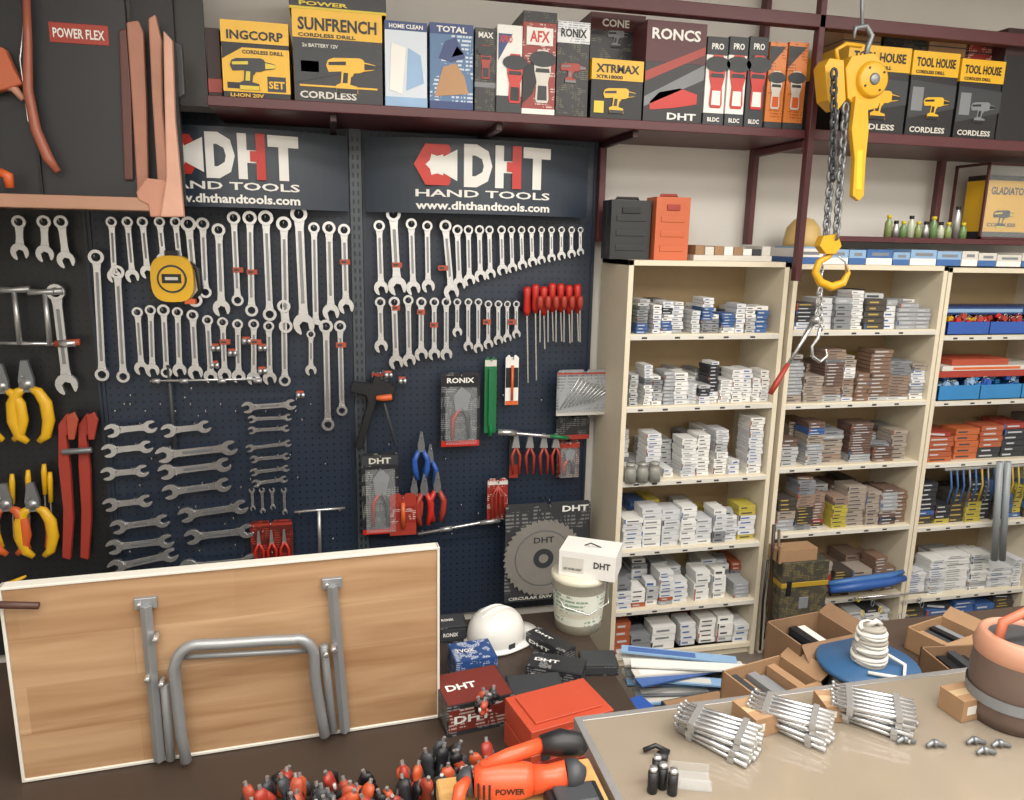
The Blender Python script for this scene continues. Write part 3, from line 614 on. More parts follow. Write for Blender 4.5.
B(1,3,cK+cBr*2+cY+cG+cR[:1],fill=(.45,.85),wr_=(.05,.1),hr=(.012,.02))
B(1,4,cR[:1]+cK+cBr,fill=(.3,.6),wr_=(.05,.1),gap=.2)
B(1,5,cK+cW,fill=(.3,.7),wr_=(.05,.12))
B(2,2,cR*2+cK+[(sb('#b5623a'),lk)],fill=(.35,.85),wr_=(.06,.12),hr=(.016,.026))
B(2,3,cK+cB+cY,fill=(.3,.75),wr_=(.04,.08))
B(2,4,cW*3+cG,fill=(.3,.55),wr_=(.08,.13),hr=(.008,.012),gap=.1); B(2,5,cK+cB,fill=(.4,.8),wr_=(.08,.14))
a=Acc('glass_parts_jars'); z=zl1[3]
for i,X in enumerate((x10+.045,x10+.092,x10+.139)):
    a.lathe([(.0,0),(.022,0),(.023,.03),(.02,.05),(.015,.06),(.017,.062),(.017,.07),(0,.07)],(X,UF+.0,z+.0),mat('#9a9a94',.25,.3),20,caps=False)
a.done()
def bin_(k,mt,items,hh=.05):
    x0,x1,zl=ct[2]; z=zl[k+1]+.001; a=Acc('parts_bin')
    a.box(x0+.025,x1-.025,UF+.0,UF+.006,z,z+hh,mt);a.box(x0+.025,x1-.025,UF+.2,UF+.206,z,z+hh*1.6,mt);a.box(x0+.025,x1-.025,UF,UF+.2,z,z+.004,mt)
    for X in (x0+.025,x0+.22,x0+.42,x1-.031): a.box(X,X+.006,UF,UF+.2,z,z+hh,mt)
    for i in range(90):
        X=R.uniform(x0+.04,x1-.06);Y=R.uniform(UF+.01,UF+.17);Z=z+hh*R.uniform(.6,1.4); t=R.choice(items)
        M_=Matrix.Translation((X,Y,Z))@Matrix.Rotation(R.uniform(-.6,.6),4,'Y')
        a.box(-.01,.01,-.008,.008,-.01,.01,t,M=M_); a.tube([(-.007,0,.01),(-.006,0,.018),(.006,0,.018),(.007,0,.01)],.0018,chrome,6,M=M_)
    a.done(.001)
bin_(0,blue,[red,yellow,black,redd,orange,redd],.05); bin_(1,mat('#2f7db8',.35),[mat('#2f7db8',.35),blue,lblue],.06)
a=Acc('stacked_red_cases'); z=zl3[2]+.09
a.box(x30+.03,x31-.03,UF+.02,UF+.19,z,z+.025,redd); a.box(x30+.05,x31-.08,UF+.02,UF+.19,z+.026,z+.045,offw); a.box(x30+.1,x31-.2,UF+.019,UF+.02,z+.03,z+.04,orange); a.box(x30+.1,x31-.25,UF+.03,UF+.16,z+.046,z+.07,orr)
for X in (x30+.035,x31-.045): a.box(X,X+.01,UF+.03,UF+.18,zl3[2]+.0,z,redd)
a.done(.002)
a=Acc('stacked_blue_cases'); z=zl3[1]+.075
a.box(x30+.03,x31-.03,UF+.05,UF+.19,z,z+.03,blued); a.box(x30+.06,x31-.2,UF+.049,UF+.05,z+.008,z+.022,lblue)
for X in (x30+.022,x31-.032): a.box(X,X+.008,UF+.05,UF+.18,zl3[1]+.0,z+.001,blued)
a.done(.002)
a=Acc('hanging_chain_bundle')
for i in range(14):
    X=x30+.13+i*.03; zt_=zl3[3]-.03
    a.tube([(X,UF-.008,zt_-.0),(X+.01,UF-.014,zt_-.07),(X+.004,UF-.008,zt_-.14)],.004,R.choice([mat('#a8983a'),mat('#3a5c8a'),dsteel,mat('#b09040')]),8)
a.box(x30+.1,x31-.02,UF-.012,UF-.003,zt_,zt_+.008,chrome)
a.done()
# ---------------- items on top of units ----------------
def toolcase(name,px0,py0,px1,py1,yf,dep,mt,zb,latch):
    a=Acc(name); x0=W(px0,py0+20,yf).x;x1=W(px1,py0+20,yf).x;z1=W((px0+px1)/2,py0,yf).z
    a.box(x0,x1,yf,yf+dep*.48,zb,z1,mt); a.box(x0,x1,yf+dep*.52,yf+dep,zb,z1,mt); a.box(x0+.004,x1-.004,yf+.01,yf+dep-.01,zb+.003,z1-.004,latch)
    for i in range(3): a.box(x0+.02,x1-.02,yf-.003,yf,zb+.03+i*.05,zb+.05+i*.05,mt)
    a.box(x0+.04,x1-.04,yf-.005,yf,z1-.045,z1-.025,latch)
    a.tube([(x0+.03,yf+dep/2,z1-.004),(x0+.035,yf+dep/2,z1+.008),(x1-.035,yf+dep/2,z1+.008),(x1-.03,yf+dep/2,z1-.004)],.005,latch,8)
    return a.done(.006,3)
zt1=zl1[0]; orc=mat('#c4643f',.4)
toolcase('black_tool_case',611,200,651,259,-.20,.09,mat('#26282b',.45),zt1,black); toolcase('orange_tool_case',656,197,690,259,-.22,.09,orc,zt1,redd)
a=Acc('small_parts_tray'); x0=W(692,245,-.2).x;x1=W(770,245,-.2).x
a.box(x0,x1,-.22,-.05,zt1,zt1+.02,offw)
for i in range(8): a.box(x0+.005+i*(x1-x0-.01)/8,x0+.002+(i+1)*(x1-x0-.01)/8,-.221,-.1,zt1+.02,zt1+.05+R.uniform(-.008,.005),R.choice([white,cardb,offw,cardb,dgrey]))
a.done(.001)
a=Acc('blue_hinge_boxes'); X=x20+.01; bl2=mat('#3d66a0',.4)
while X<x31-.1:
    w=R.uniform(.07,.12); h=R.uniform(.045,.06); a.box(X,X+w-.004,-.26,-.1,zl2[0]+.001,zl2[0]+h*.45,bl2 if R.random()<.5 else white); a.box(X,X+w-.004,-.26,-.1,zl2[0]+h*.45,zl2[0]+h,R.choice([lblue,white,offw,bl2])); a.box(X+.02,X+w-.02,-.2606,-.26,zl2[0]+h*.6,zl2[0]+h*.8,lg); X+=w
a.done(.001)
zm=W(930,238,-.2).z
a=Acc('wall_shelf'); a.box(W(838,238,-.2).x,3.55,-.2,.015,zm-.02,zm,maroon); a.done(.001)
a=Acc('glass_oil_bottles')
for i in range(11):
    X=W(888+i*7.5,230,-.15).x; h=.035+.02*(i%3==0)+(.04 if i==9 else 0)
    mt=[mat('#8c9a62',.2),satin,mat('#6f8f5a',.2),mat('#c0c8b0',.2)][i%4]
    a.lathe([(0,0),(.014,0),(.014,h),(.007,h+.012),(.007,h+.018)],(X,-.15,zm),mt,14,caps=False); a.lathe([(0,h+.028),(.009,h+.028),(.009,h+.016),(0,h+.016)],(X,-.15,zm),black if i%2 else yel2,12,caps=False)
a.done()
a=Acc('glass_display_case'); A=W(980,234,-.19);B_=W(1070,166,-.19)
for (u0,u1,v0,v1,w0,w1) in ((A.x,B_.x,-.19,-.18,zm+.001,zm+.01),(A.x,B_.x,-.19,-.18,B_.z-.01,B_.z),(A.x,A.x+.008,-.19,-.18,zm+.001,B_.z),(A.x,A.x+.008,-.03,-.02,zm+.001,B_.z),(A.x,A.x+.008,-.19,-.02,B_.z-.01,B_.z)): a.box(u0,u1,v0,v1,w0,w1,maroon)
a.box(A.x+.008,B_.x,-.187,-.185,zm+.01,B_.z-.01,clear); a.done()
carton('power_tool_carton',984,176,1050,zm+.001,-.17,.10,blk,((.12,.92,yellow),),[('d',.3,.36,.16,black,yel2)],[('GLADIATOR',.06,.62,.7,.82,black),('CORDLESS',.06,.5,.2,.26,dgrey)])
a=Acc('yellow_plastic_cap'); p=W(803,232,-.12); a.lathe([(.07,0),(.068,.03),(.06,.07),(.035,.1),(0,.11)],(p.x,-.12,zl2[0]+.062),mat('#d0b070',.5),24); a.box(p.x-.07,p.x+.07,-.19,-.05,zl2[0]+.001,zl2[0]+.062,lblue); a.done()
# ---------------- chain hoist ----------------
def chain(a,P,Q,L,r,mt):
    P=Vector(P);Q=Vector(Q); d=(Q-P); n=max(2,int(d.length/(L*.72))); u=d.normalized()
    s1=Vector((0,1,0)); s1=(s1-u*s1.dot(u)).normalized(); s2=u.cross(s1)
    for i in range(n):
        c=P+d*((i+.5)/n); sd=s1 if i%2 else s2; pts=[]
        for k in range(12):
            an=2*math.pi*k/12; pts.append(c+u*math.sin(an)*L*.5+sd*math.cos(an)*L*.3)
        a.tube(pts,r,mt,6,closed=True)
YH=-.5
hy=mat('#d9a420',.38,0,.15)
a=Acc('lever_chain_hoist')
a.pp([(852,56),(874,53),(884,64),(885,90),(878,108),(860,112),(848,98),(846,68)],YH-.035,.07,hy)
c1=W(864,82,YH); s=S(c1); a.lathe([(0,-.050),(15*s,-.050),(17*s,-.042),(18*s,-.03)],(c1.x,YH,c1.z),hy,28,'y',caps=False); a.lathe([(0,-.056),(5*s,-.056),(6*s,-.048)],(c1.x,YH,c1.z),dsteel,20,'y',caps=False)
for k in range(4):
    an=k*math.pi/2+.6; a.cyl((c1.x+12*s*math.cos(an),YH-.054,c1.z+12*s*math.sin(an)),(c1.x+12*s*math.cos(an),YH-.045,c1.z+12*s*math.sin(an)),.0035,dgrey,n=8)
a.pp([(825,66),(830,58),(844,60),(846,100),(838,110),(828,100)],YH-.03,.06,hy)
a.pp([(856,96),(868,100),(869,130),(866,160),(864,196),(859,201),(853,196),(855,160),(852,130)],YH-.05,.02,hy)
a.pp([(857,150),(863,150),(862,190),(856,190)],YH-.052,.004,yel2)
a.tube(pathpx([(866,56),(868,46),(872,36),(866,26),(855,28),(854,38)],YH),[.008,.009,.009,.009,.008,.004],dsteel)
a.tube(pathpx([(838,62),(836,50),(846,44),(862,46)],YH),.007,hy)
chain(a,W(836,106,YH),W(826,236,YH),.034,.0055,dsteel); chain(a,W(846,104,YH-.02),W(836,238,YH-.02),.034,.0055,dsteel); chain(a,W(834,70,YH-.05),W(833,180,YH-.05),.032,.005,dgrey)
a.pp([(824,236),(838,234),(842,246),(836,254),(826,254),(820,246)],YH-.02,.035,hy)
a.tube(pathpx([(832,250),(829,256),(819,262),(815,272),(820,282),(831,287),(843,283),(848,273),(846,265)],YH),[.009,.010,.011,.012,.014,.015,.013,.009,.005],hy,12)
a.tube(pathpx([(838,256),(845,262),(848,272)],YH-.01),.003,satin)
chain(a,W(820,288,YH),W(821,330,YH),.024,.0035,chrome)
a.tube(pathpx([(820,328),(818,338),(812,346),(812,356),(820,362),(827,356),(826,349)],YH),[.006,.006,.005,.006,.006,.005,.003],chrome)
a.tube(pathpx([(862,28),(862,-20)],YH),.006,dsteel); 
a.done(.003)
a=Acc('ratchet_lever_with_red_grip'); a.tube(pathpx([(815,318),(800,345),(787,366)],-.42),[.012,.006,.006],chrome); a.tube(pathpx([(788,364),(776,384),(770,394)],-.42),[.008,.011,.009],redd); a.cyl(W(816,320,-.45),W(816,320,-.39),.016,satin); chain(a,W(817,316,-.42),W(822,262,-.42),.024,.003,chrome); a.done()
a=Acc('brown_hanging_cane'); a.tube(pathpx([(774,525),(772,560),(770,600),(768,650)],-.33),.007,mat('#3a2a20',.5)); a.tube(pathpx([(779,530),(778,600),(776,655)],-.33),.006,mat('#5a4a3a',.5)); a.tube(pathpx([(768,560),(763,600),(760,650)],-.33),.005,black); a.done()
# ---------------- low bench and counters ----------------
BZ=.44
a=Acc('low_display_bench'); a.box(-1.1,.72,-1.52,-.6,BZ-.03,BZ,mat('#3d3129',.5)); 
for X in (-1.08,.66):
    for Y in (-1.5,-.66): a.box(X,X+.04,Y,Y+.04,0,BZ-.03,dgrey)
a.box(-1.08,.7,-1.5,-.62,.12,.14,dgrey)
a.done(.002)
cw=woodmat('counter_wood','#b0854c','#cfa870',.3,.35,'y')
a=Acc('wooden_counter'); CX=.372; CX0=T(440,800,.8).x; a.box(CX0,CX,-2.35,-1.745,.77,.80,cw); a.box(CX0+.02,CX-.02,-2.3,-1.77,0,.77,mat('#8a6840',.5)); a.done(.003)
a=Acc('glass_display_counter'); gx=CX+.02; gy=-1.655
ctop=mat('#857b6d',.1,0,.15,4)
a.box(gx,3.3,-2.35,gy,.79,.80,ctop); 
a.box(gx,3.3,gy,gy+.012,.77,.801,satin); a.box(gx+.02,3.28,-2.3,gy-.02,0,.77,mat('#6a645a',.4)); a.box(gx-.012,gx,-2.35,gy+.012,.77,.801,satin)
a.box(1.35,1.355,-2.35,gy,.8,.8006,satin)
a.done(.001)
a=Acc('low_stand'); a.box(.78,1.17,-1.5,-.95,.28,.31,dgrey)
for X in (.8,1.12):
    for Y in (-1.48,-1.0): a.box(X,X+.03,Y,Y+.03,0,.28,dgrey)
a.done()
a=Acc('side_table'); a.box(1.2,2.75,-1.57,-1.12,.57,.60,mat('#4a3c32',.5))
for X in (1.22,2.7):
    for Y in (-1.55,-1.18): a.box(X,X+.03,Y,Y+.03,0,.57,dgrey)
a.done()
# ---------------- folding table ----------------
yt=-1.08
TL=W(6,583,yt);TR=W(437,549,yt);BR=W(437,718,yt);BL=W(16,770,yt)
tx0=(TL.x+BL.x)/2+.022; tx1=(TR.x+BR.x)/2; tz1=TR.z
tz0=BZ+.008
a=Acc('folding_table')
a.M=Matrix.Translation((tx1,yt,0))@Matrix.Rotation(math.radians(3.2),4,'Z')@Matrix.Translation((-tx1,-yt,0))
tw=woodmat('laminate_planks','#94704f','#c0a07e',.11,.35)
a.box(tx0,tx1,yt,yt+.022,tz0,tz1,tw)
ed=mat('#d6d3ca',.45,0,.04)
for (u0,u1,v0,v1) in ((tx0-.004,tx1+.004,tz1,tz1+.006),(tx0-.004,tx1+.004,tz0-.006,tz0+.001),(tx0-.006,tx0,tz0-.006,tz1+.006),(tx1,tx1+.006,tz0-.006,tz1+.006)): a.box(u0,u1,yt-.004,yt+.026,v0,v1,ed)
def TP(px,py,dy): 
    k=(437-px)/437; p=W(px+11*k,py-(py-240)*.031*k,yt-dy); p.z=max(p.z,BZ+.014); return p
for (xa_,ya_,xb_,yb2) in ((141,606,156,774),(329,586,342,732)):
    P=TP(xa_,ya_,.018);Q=TP(xb_,yb2,.018); a.tube([P,Q],.0125,tubem,4,smooth=False,flat=.9)
    P2=TP(xa_,ya_-2,.012); a.box(P2.x-.022,P2.x+.022,yt-.012,yt,P2.z-.012,P2.z+.012,tubem); a.cyl((P2.x-.012,yt-.02,P2.z),(P2.x-.012,yt-.01,P2.z),.005,chrome)
def arc(c,r,a0,a1,n=6): return [(c[0]+r*math.cos(math.radians(a0+(a1-a0)*i/n)),c[1]+r*math.sin(math.radians(a0+(a1-a0)*i/n))) for i in range(n+1)]
pth=[(182,774),(176,735),(171,690),(169,668)]+arc((193,668),23,185,268,6)+[(220,644),(262,641),(290,640)]+arc((292,657),18,-85,-5,5)+[(311,680),(317,715),(321,736)]
a.tube([TP(x,y,.036) for x,y in pth],.0122,tubem,12)
for (l) in ([(160,684),(164,730),(167,770)],[(320,645),(325,690),(330,732)]): a.tube([TP(x,y,.02) for x,y in l],.010,tubem,10)
a.tube([TP(176,657,.02),TP(310,650,.02)],.007,tubem,8)
for (x,y) in ((142,680),(156,685),(330,650),(322,655),(150,640)): P=TP(x,y,.04); a.cyl((P.x,yt-.045,P.z),(P.x,yt-.01,P.z),.006,chrome)
a.tube([TP(-10,605,.02),TP(36,606,.02)],.008,mat('#4a3026'),8)
a.done(.001)
# ---------------- clutter on bench ----------------
c=T(581,636,BZ); c.y+=.07; c.x+=.012
a=Acc('plastic_paint_bucket'); h=.18
a.lathe([(.0,0),(.070,0),(.076,.06),(.083,h-.02),(.088,h-.018),(.088,h-.008),(.084,h),(0,h)],(c.x,c.y,BZ),mat('#d6d2bf',.4),36,caps=False)
a.lathe([(.0735,.03),(.0815,.13)],(c.x,c.y,BZ),printed('#dcdfd2','#3f7a52',34,.47),36,caps=False)
a.tube([(c.x-.09,c.y,BZ+h-.03),(c.x-.07,c.y-.07,BZ+h-.08),(c.x,c.y-.095,BZ+h-.10),(c.x+.07,c.y-.07,BZ+h-.08),(c.x+.09,c.y,BZ+h-.03)],.002,chrome,6)
a.done()
a=Acc('white_product_box'); Mx=Matrix.Translation((c.x+.03,c.y-.01,BZ+h+.001))@Matrix.Rotation(math.radians(-30),4,'Z')
a.box(-.085,.085,-.06,.06,0,.078,white,M=Mx); a.box(-.075,-.01,-.0606,-.06,.012,.06,offw,M=Mx); a.text('DHT',.02,.07,.035,.055,-.0605,dgrey,.03,M=Mx); a.text('LED WORK LIGHT',-.07,-.015,.02,.028,-.0611,dgrey,.02,M=Mx); a.box(-.0856,-.085,-.04,.04,.02,.06,offw,M=Mx)
a.tube([(-.02,0,.0785),(0,-.01,.092),(.03,0,.0785)],.002,dgrey,6,M=Mx)
a.done(.0015)
# helmet: dome up, with peak and ridges
c=T(500,652,BZ); c.y+=.06
a=Acc('white_safety_helmet'); Mx=Matrix.Translation((c.x,c.y,BZ+.001))@Matrix.Rotation(math.radians(25),4,'Z')@Matrix.Scale(.88,4)
n=40; pr=[(.086,.0),(.088,.022),(.085,.045),(.078,.066),(.064,.085),(.045,.097),(.022,.104),(0,.106)]
vs=[(r_*math.cos(2*math.pi*j/n)*1.15,r_*math.sin(2*math.pi*j/n),z+.012) for r_,z in pr for j in range(n)]
fs=[(i*n+j,i*n+(j+1)%n,(i+1)*n+(j+1)%n,(i+1)*n+j) for i in range(len(pr)-1) for j in range(n)]
hw_=mat('#dcdbd6',.35,0,.03)
a.add(vs,fs,hw_,True,Mx)
vs=[]
for j in range(n):
    an=2*math.pi*j/n; ex=.010+.045*max(0,math.cos(an))**2
    for rr,zz_ in ((.084,.018),(.088+ex,.008),(.088+ex,.003),(.083,.010)): vs.append((rr*math.cos(an)*1.15,rr*math.sin(an),zz_))
a.add(vs,[(j*4+k,j*4+(k+1)%4,((j+1)%n)*4+(k+1)%4,((j+1)%n)*4+k) for j in range(n) for k in range(4)],hw_,True,Mx)
for Y in (-.028,0,.028):
    k=math.sqrt(1-(Y/.088)**2); a.tube([(1.15*.086*math.cos(t)*k,Y,.018+.102*math.sin(t)*k) for t in [math.radians(35+11*i) for i in range(11)]],.0055,hw_,8,M=Mx)
for sg in (-1,1): a.box(-.012,.012,sg*.084-.006,sg*.084+.006,.012,.03,dgrey,M=Mx)
a.done()
def fbox(name,px,py,w,d,h,ang,body,topm,txt=None,z=BZ,tc=white):
    c=T(px,py,z); a=Acc(name); Mx=Matrix.Translation((c.x,c.y,z+.001))@Matrix.Rotation(math.radians(ang),4,'Z')
    a.box(-w/2,w/2,-d/2,d/2,0,h,body,M=Mx); a.box(-w/2+.004,w/2-.004,-d/2+.004,d/2-.004,h,h+.001,topm,M=Mx); a.box(-w/2+.004,w/2-.004,-d/2-.001,-d/2,h*.15,h*.85,topm,M=Mx)
    if txt: 
        a.text(txt,-w/2*.8,w/2*.3,h*.4,h*.65,-d/2-.001,tc,.03,M=Mx)
        Mt=Mx@Matrix.Translation((0,0,h+.002))@Matrix.Rotation(-math.pi/2,4,'X'); a.text(txt,-w/2*.8,w/2*.1,-d*.1,d*.08,0,tc,.03,M=Mt)
    return a.done(.0015)
pkb=printed('#292b2f','#8c8c8c',60,.52); pblu=printed('#2c4a80','#c8d0de',90,.5)
fbox('blue_tool_box',472,674,.115,.10,.07,4,pblu,pblu,'TVOX')
fbox('black_tool_box',556,678,.15,.08,.045,-28,pkb,pkb,'DHT'); fbox('black_tool_box',550,652,.15,.05,.04,-60,pkb,pkb,'DHT')
fbox('black_tool_box',598,668,.10,.08,.03,-10,pkb,dgrey,None)
fbox('dark_tool_box',472,714,.17,.14,.08,8,pkb,printed('#6e2a22','#c9b8b0',50,.5),'DHT')
fbox('black_tool_box',535,706,.14,.10,.06,-4,pkb,dgrey,None)
fbox('small_tool_box',452,636,.08,.08,.05,0,pkb,dgrey,'RONIX')
c=T(566,768,BZ); c.y+=.07
a=Acc('red_carry_case'); Mx=Matrix.Translation((c.x,c.y-.0,BZ+.001))@Matrix.Rotation(math.radians(12),4,'Z'); cr=mat('#b84a32',.4)
a.box(-.105,.105,-.07,.07,0,.055,cr,M=Mx); a.box(-.105,.105,-.07,.07,.059,.115,cr,M=Mx); a.box(-.1,.1,-.066,.066,.05,.062,redd,M=Mx)
a.box(-.085,.085,-.05,.055,.115,.12,cr,M=Mx); a.box(-.06,.02,-.074,-.07,.07,.1,redd,M=Mx); a.box(-.09,.09,-.073,-.07,.012,.02,redd,M=Mx); a.box(-.09,.09,-.073,-.07,.03,.038,redd,M=Mx)
for X in (-.08,.055): a.box(X,X+.02,-.076,-.07,.04,.075,dgrey,M=Mx)
a.tube([(-.03,-.07,.058),(-.03,-.09,.058),(.03,-.09,.058),(.03,-.07,.058)],.005,redd,8,M=Mx)
a.done(.006,3)
def heap(name,pts,z,seed,big=1.0):
    r=random.Random(seed); a=Acc(name)
    for (px,py,L) in pts:
        c=T(px,py,z); tilt=r.uniform(-.4,.4); t2=r.uniform(-.3,.4); an=r.uniform(0,3)
        Mx=Matrix.Translation((c.x,c.y,z+.012))@Matrix.Rotation(an,4,'Z')@Matrix.Rotation(tilt,4,'X')@Matrix.Rotation(t2,4,'Y')@Matrix.Scale(big,4); m1=r.choice([orr,redd,black,mat('#b8502c',.4),dgrey]); m2=r.choice([black,dgrey,black,redd])
        a.tube([(0,0,0),(0,0,L*.15),(.004,0,L*.5),(0,0,L*.8),(-.004,0,L)],[.011,.015,.013,.016,.010],m1,10,M=Mx,flat=.6)
        a.tube([(.018,0,L*.2),(.022,0,L*.5),(.008,0,L*.85)],[.006,.009,.006],m2,8,M=Mx)
        a.tube([(-.006,-.009,L*.3),(-.004,-.010,L*.6)],[.004,.004],offw if r.random()<.25 else m2,6,M=Mx)
        a.cyl((0,0,L),(0,0,L+.010),.004,satin,n=8,M=Mx)
    return a.done()
heap('pile_of_hand_clamps',[(R.uniform(250,415),R.uniform(795,840),R.uniform(.045,.075)) for i in range(44)],BZ,4)
heap('pile_of_hand_tools',[(R.uniform(425,490),R.uniform(775,815),R.uniform(.06,.085)) for i in range(16)],BZ,9)
heap('pile_of_pliers',[(R.uniform(455,495),R.uniform(706,722),.03) for i in range(6)],BZ+.085,19)
# grinder
P=T(474,781,.83);Q=T(572,778,.83); d=(Q-P).normalized()
side=Vector((0,0,1)).cross(d); Mx=Matrix.Translation(P)@Matrix((d,side,Vector((0,0,1)))).transposed().to_4x4()
a=Acc('angle_grinder'); og=mat('#cf4f2c',.35)
a.tube([(0,0,0),(.012,0,0),(.04,0,0),(.07,0,0),(.085,0,0)],[.02,.027,.028,.026,.022],og,20,M=Mx)
a.tube([(.085,0,0),(.11,0,0.002),(.135,0,.006)],[.021,.018,.02],og,16,M=Mx)
a.tube([(.01,.0,.024),(.05,0.01,.032),(.10,.03,.034)],[.008,.011,.011],og,12,M=Mx)
a.tube([(.10,.03,.034),(.13,.035,.034),(.155,.035,.03),(.165,.03,.02)],[.014,.02,.018,.01],black,14,M=Mx)
a.tube([(.135,0,.006),(.145,0,.006),(.155,0,.0)],[.022,.023,.018],dgrey,14,M=Mx)
a.tube([(-.002,0,0),(-.012,0,-.002),(-.02,0,-.006)],[.021,.021,.014],dgrey,14,M=Mx)
for X in (.004,.012,.02): a.box(X,X+.003,-.0285,-.02,-.012,.012,black,M=Mx)
a.text('POWER',.03,.072,-.002,.008,-.0278,black,.03,M=Mx)
a.tube([(-.01,-.01,.01),(-.02,-.03,.012),(-.025,-.05,.0)],[.007,.01,.008],og,10,M=Mx)
a.done()
a=Acc('black_power_tool_battery'); c=T(575,812,.8); a.box(c.x-.04,c.x+.04,c.y-.03,c.y+.03,.801,.825,black); a.box(c.x-.03,c.x+.03,c.y-.02,c.y+.02,.825,.833,dgrey); a.done(.004,2)
# ---------------- stand items ----------------
a=Acc('packaged_blade_strips'); zz=.311
for i in range(14):
    c=T(R.uniform(655,735),R.uniform(668,700),zz); c.x=min(c.x,.98); Mx=Matrix.Translation((c.x,c.y,zz+i*.006))@Matrix.Rotation(math.radians(R.uniform(-25,8)),4,'Z'); mt=R.choice([mat('#4a6aa8',.4),white,offw,lblue,offw,grey])
    a.box(-.17,.17,-.02,.02,0,.005,mt,M=Mx); a.box(-.15,.05,-.013,.013,.005,.0055,R.choice([white,offw,mat('#4a6aa8',.4)]),M=Mx)
a.done()
fbox('blue_packet_box',632,722,.10,.06,.05,15,blue,blue,None,z=.311)
fbox('blue_packet_box',640,742,.14,.06,.04,10,pblu,blue,None,z=.311)
fbox('carton_box',700,735,.18,.12,.08,5,dgrey,cardb,None,z=.311)
# ---------------- counter items ----------------
def hingestack(px,py,ang,n=7):
    c=T(px,py,.8); a=Acc('stack_of_metal_door_bolts')
    for l in range(4):
        rot=ang+(l-1.5)*5; Mx=Matrix.Translation((c.x+R.uniform(-.004,.004),c.y,.806+l*.0105))@Matrix.Rotation(math.radians(rot),4,'Z')
        for i in range(n):
            o=(i-(n-1)/2)*.0125; sh=R.uniform(-.003,.003)
            a.tube([(-.06+sh,o,0),(.06+sh,o,0)],.0042,chrome,8,M=Mx)
            a.tube([(-.06+sh,o,0),(-.067+sh,o,.003),(-.067+sh,o,.007)],.003,satin,6,M=Mx)
        for X in (-.045,.03): a.box(X,X+.010,-n*.0064,n*.0064,-.0048,.0046,satin,M=Mx)
    a.done()
hingestack(720,744,-50,5); hingestack(792,730,-48,5); hingestack(874,722,-42,6)
def counterbox(px,py,w,d,h,ang):
    c=T(px,py,.8); a=Acc('cardboard_box'); Mx=Matrix.Translation((c.x,c.y,.801))@Matrix.Rotation(math.radians(ang),4,'Z')
    a.box(-w/2,w/2,-d/2,d/2,0,h,cardb,M=Mx); a.box(-w/2,w/2,-.008,.008,h,h+.0006,mat('#b39a78'),M=Mx); a.box(-w/2+.01,w/2-.03,-d/2-.0006,-d/2,h*.3,h*.7,offw,M=Mx); a.done(.001)
counterbox(754,726,.05,.06,.035,10); counterbox(832,714,.05,.05,.03,-10); counterbox(962,712,.06,.05,.04,5)
a=Acc('black_lighter_set')
for (x,y) in ((652,792),(662,788),(672,794),(656,780)):
    c=T(x,y,.8); a.cyl((c.x,c.y,.801),(c.x,c.y,.835),.0075,black,n=12); a.cyl((c.x,c.y,.835),(c.x,c.y,.842),.006,chrome,n=12)
c=T(655,752,.8); a.tube([(c.x-.02,c.y,.806),(c.x,c.y,.812),(c.x+.02,c.y-.01,.804)],.004,black)
c=T(662,762,.8); a.cyl((c.x,c.y,.801),(c.x,c.y,.815),.009,black,n=12)
a.done()
a=Acc('clear_counter_tray'); c=T(690,782,.8); Mx=Matrix.Translation((c.x,c.y,.801))@Matrix.Rotation(math.radians(-20),4,'Z')
a.box(-.03,.03,-.02,.02,0,.003,clear,M=Mx); a.box(-.03,.03,-.02,-.018,0,.018,clear,M=Mx); a.box(-.03,.03,.018,.02,0,.018,clear,M=Mx); a.done()
# rope spool on side table
c=T(884,724,.6); c.y=max(c.y,-1.45)
a=Acc('rope_spool'); rope=mat('#d6d3cb',.8,0,.05,60,0,.4); roped=mat('#9a958c',.8)
bl=mat('#2f567e',.4)
z0=.6; hs=.085
a.lathe([(0,0),(.09,0),(.093,.006),(.09,.012),(0,.012)],(c.x,c.y,z0+.001),bl,40,caps=False)
for k in range(8): 
    z=z0+.018+k*.0095; a.tube([(c.x+.07*math.cos(t/24*2*math.pi),c.y+.07*math.sin(t/24*2*math.pi),z) for t in range(24)],.005,roped if k%3==0 else rope,8,closed=True)
a.lathe([(.066,.012),(.066,hs+.01)],(c.x,c.y,z0),rope,30)
a.lathe([(0,hs+.01),(.105,hs+.01),(.108,hs+.016),(.105,hs+.022),(0,hs+.024)],(c.x,c.y,z0),bl,48,caps=False)
zz=z0+hs+.024
for k in range(9):
    r_=.032-.0010*k+(.003 if k%2 else 0)
    for q_ in (0,1): a.tube([(c.x+r_*math.cos(t/20*2*math.pi),c.y+r_*math.sin(t/20*2*math.pi),zz+.005+k*.009+.004*math.sin(t/20*2*math.pi+q_*3.1)) for t in range(20)],.0048,rope if (k+q_)%3 else roped,8,closed=True)
a.lathe([(.025,0),(.02,.085)],(c.x,c.y,zz),roped,24)
a.tube([(c.x-.015,c.y,zz+.085),(c.x,c.y-.01,zz+.10),(c.x+.02,c.y,zz+.085)],.0055,rope,8)
a.tube([(c.x+.03,c.y,zz+.02),(c.x+.06,c.y-.04,zz+.006),(c.x+.02,c.y-.085,zz+.006),(c.x-.04,c.y-.05,zz+.006)],.0040,rope,8)
a.done()
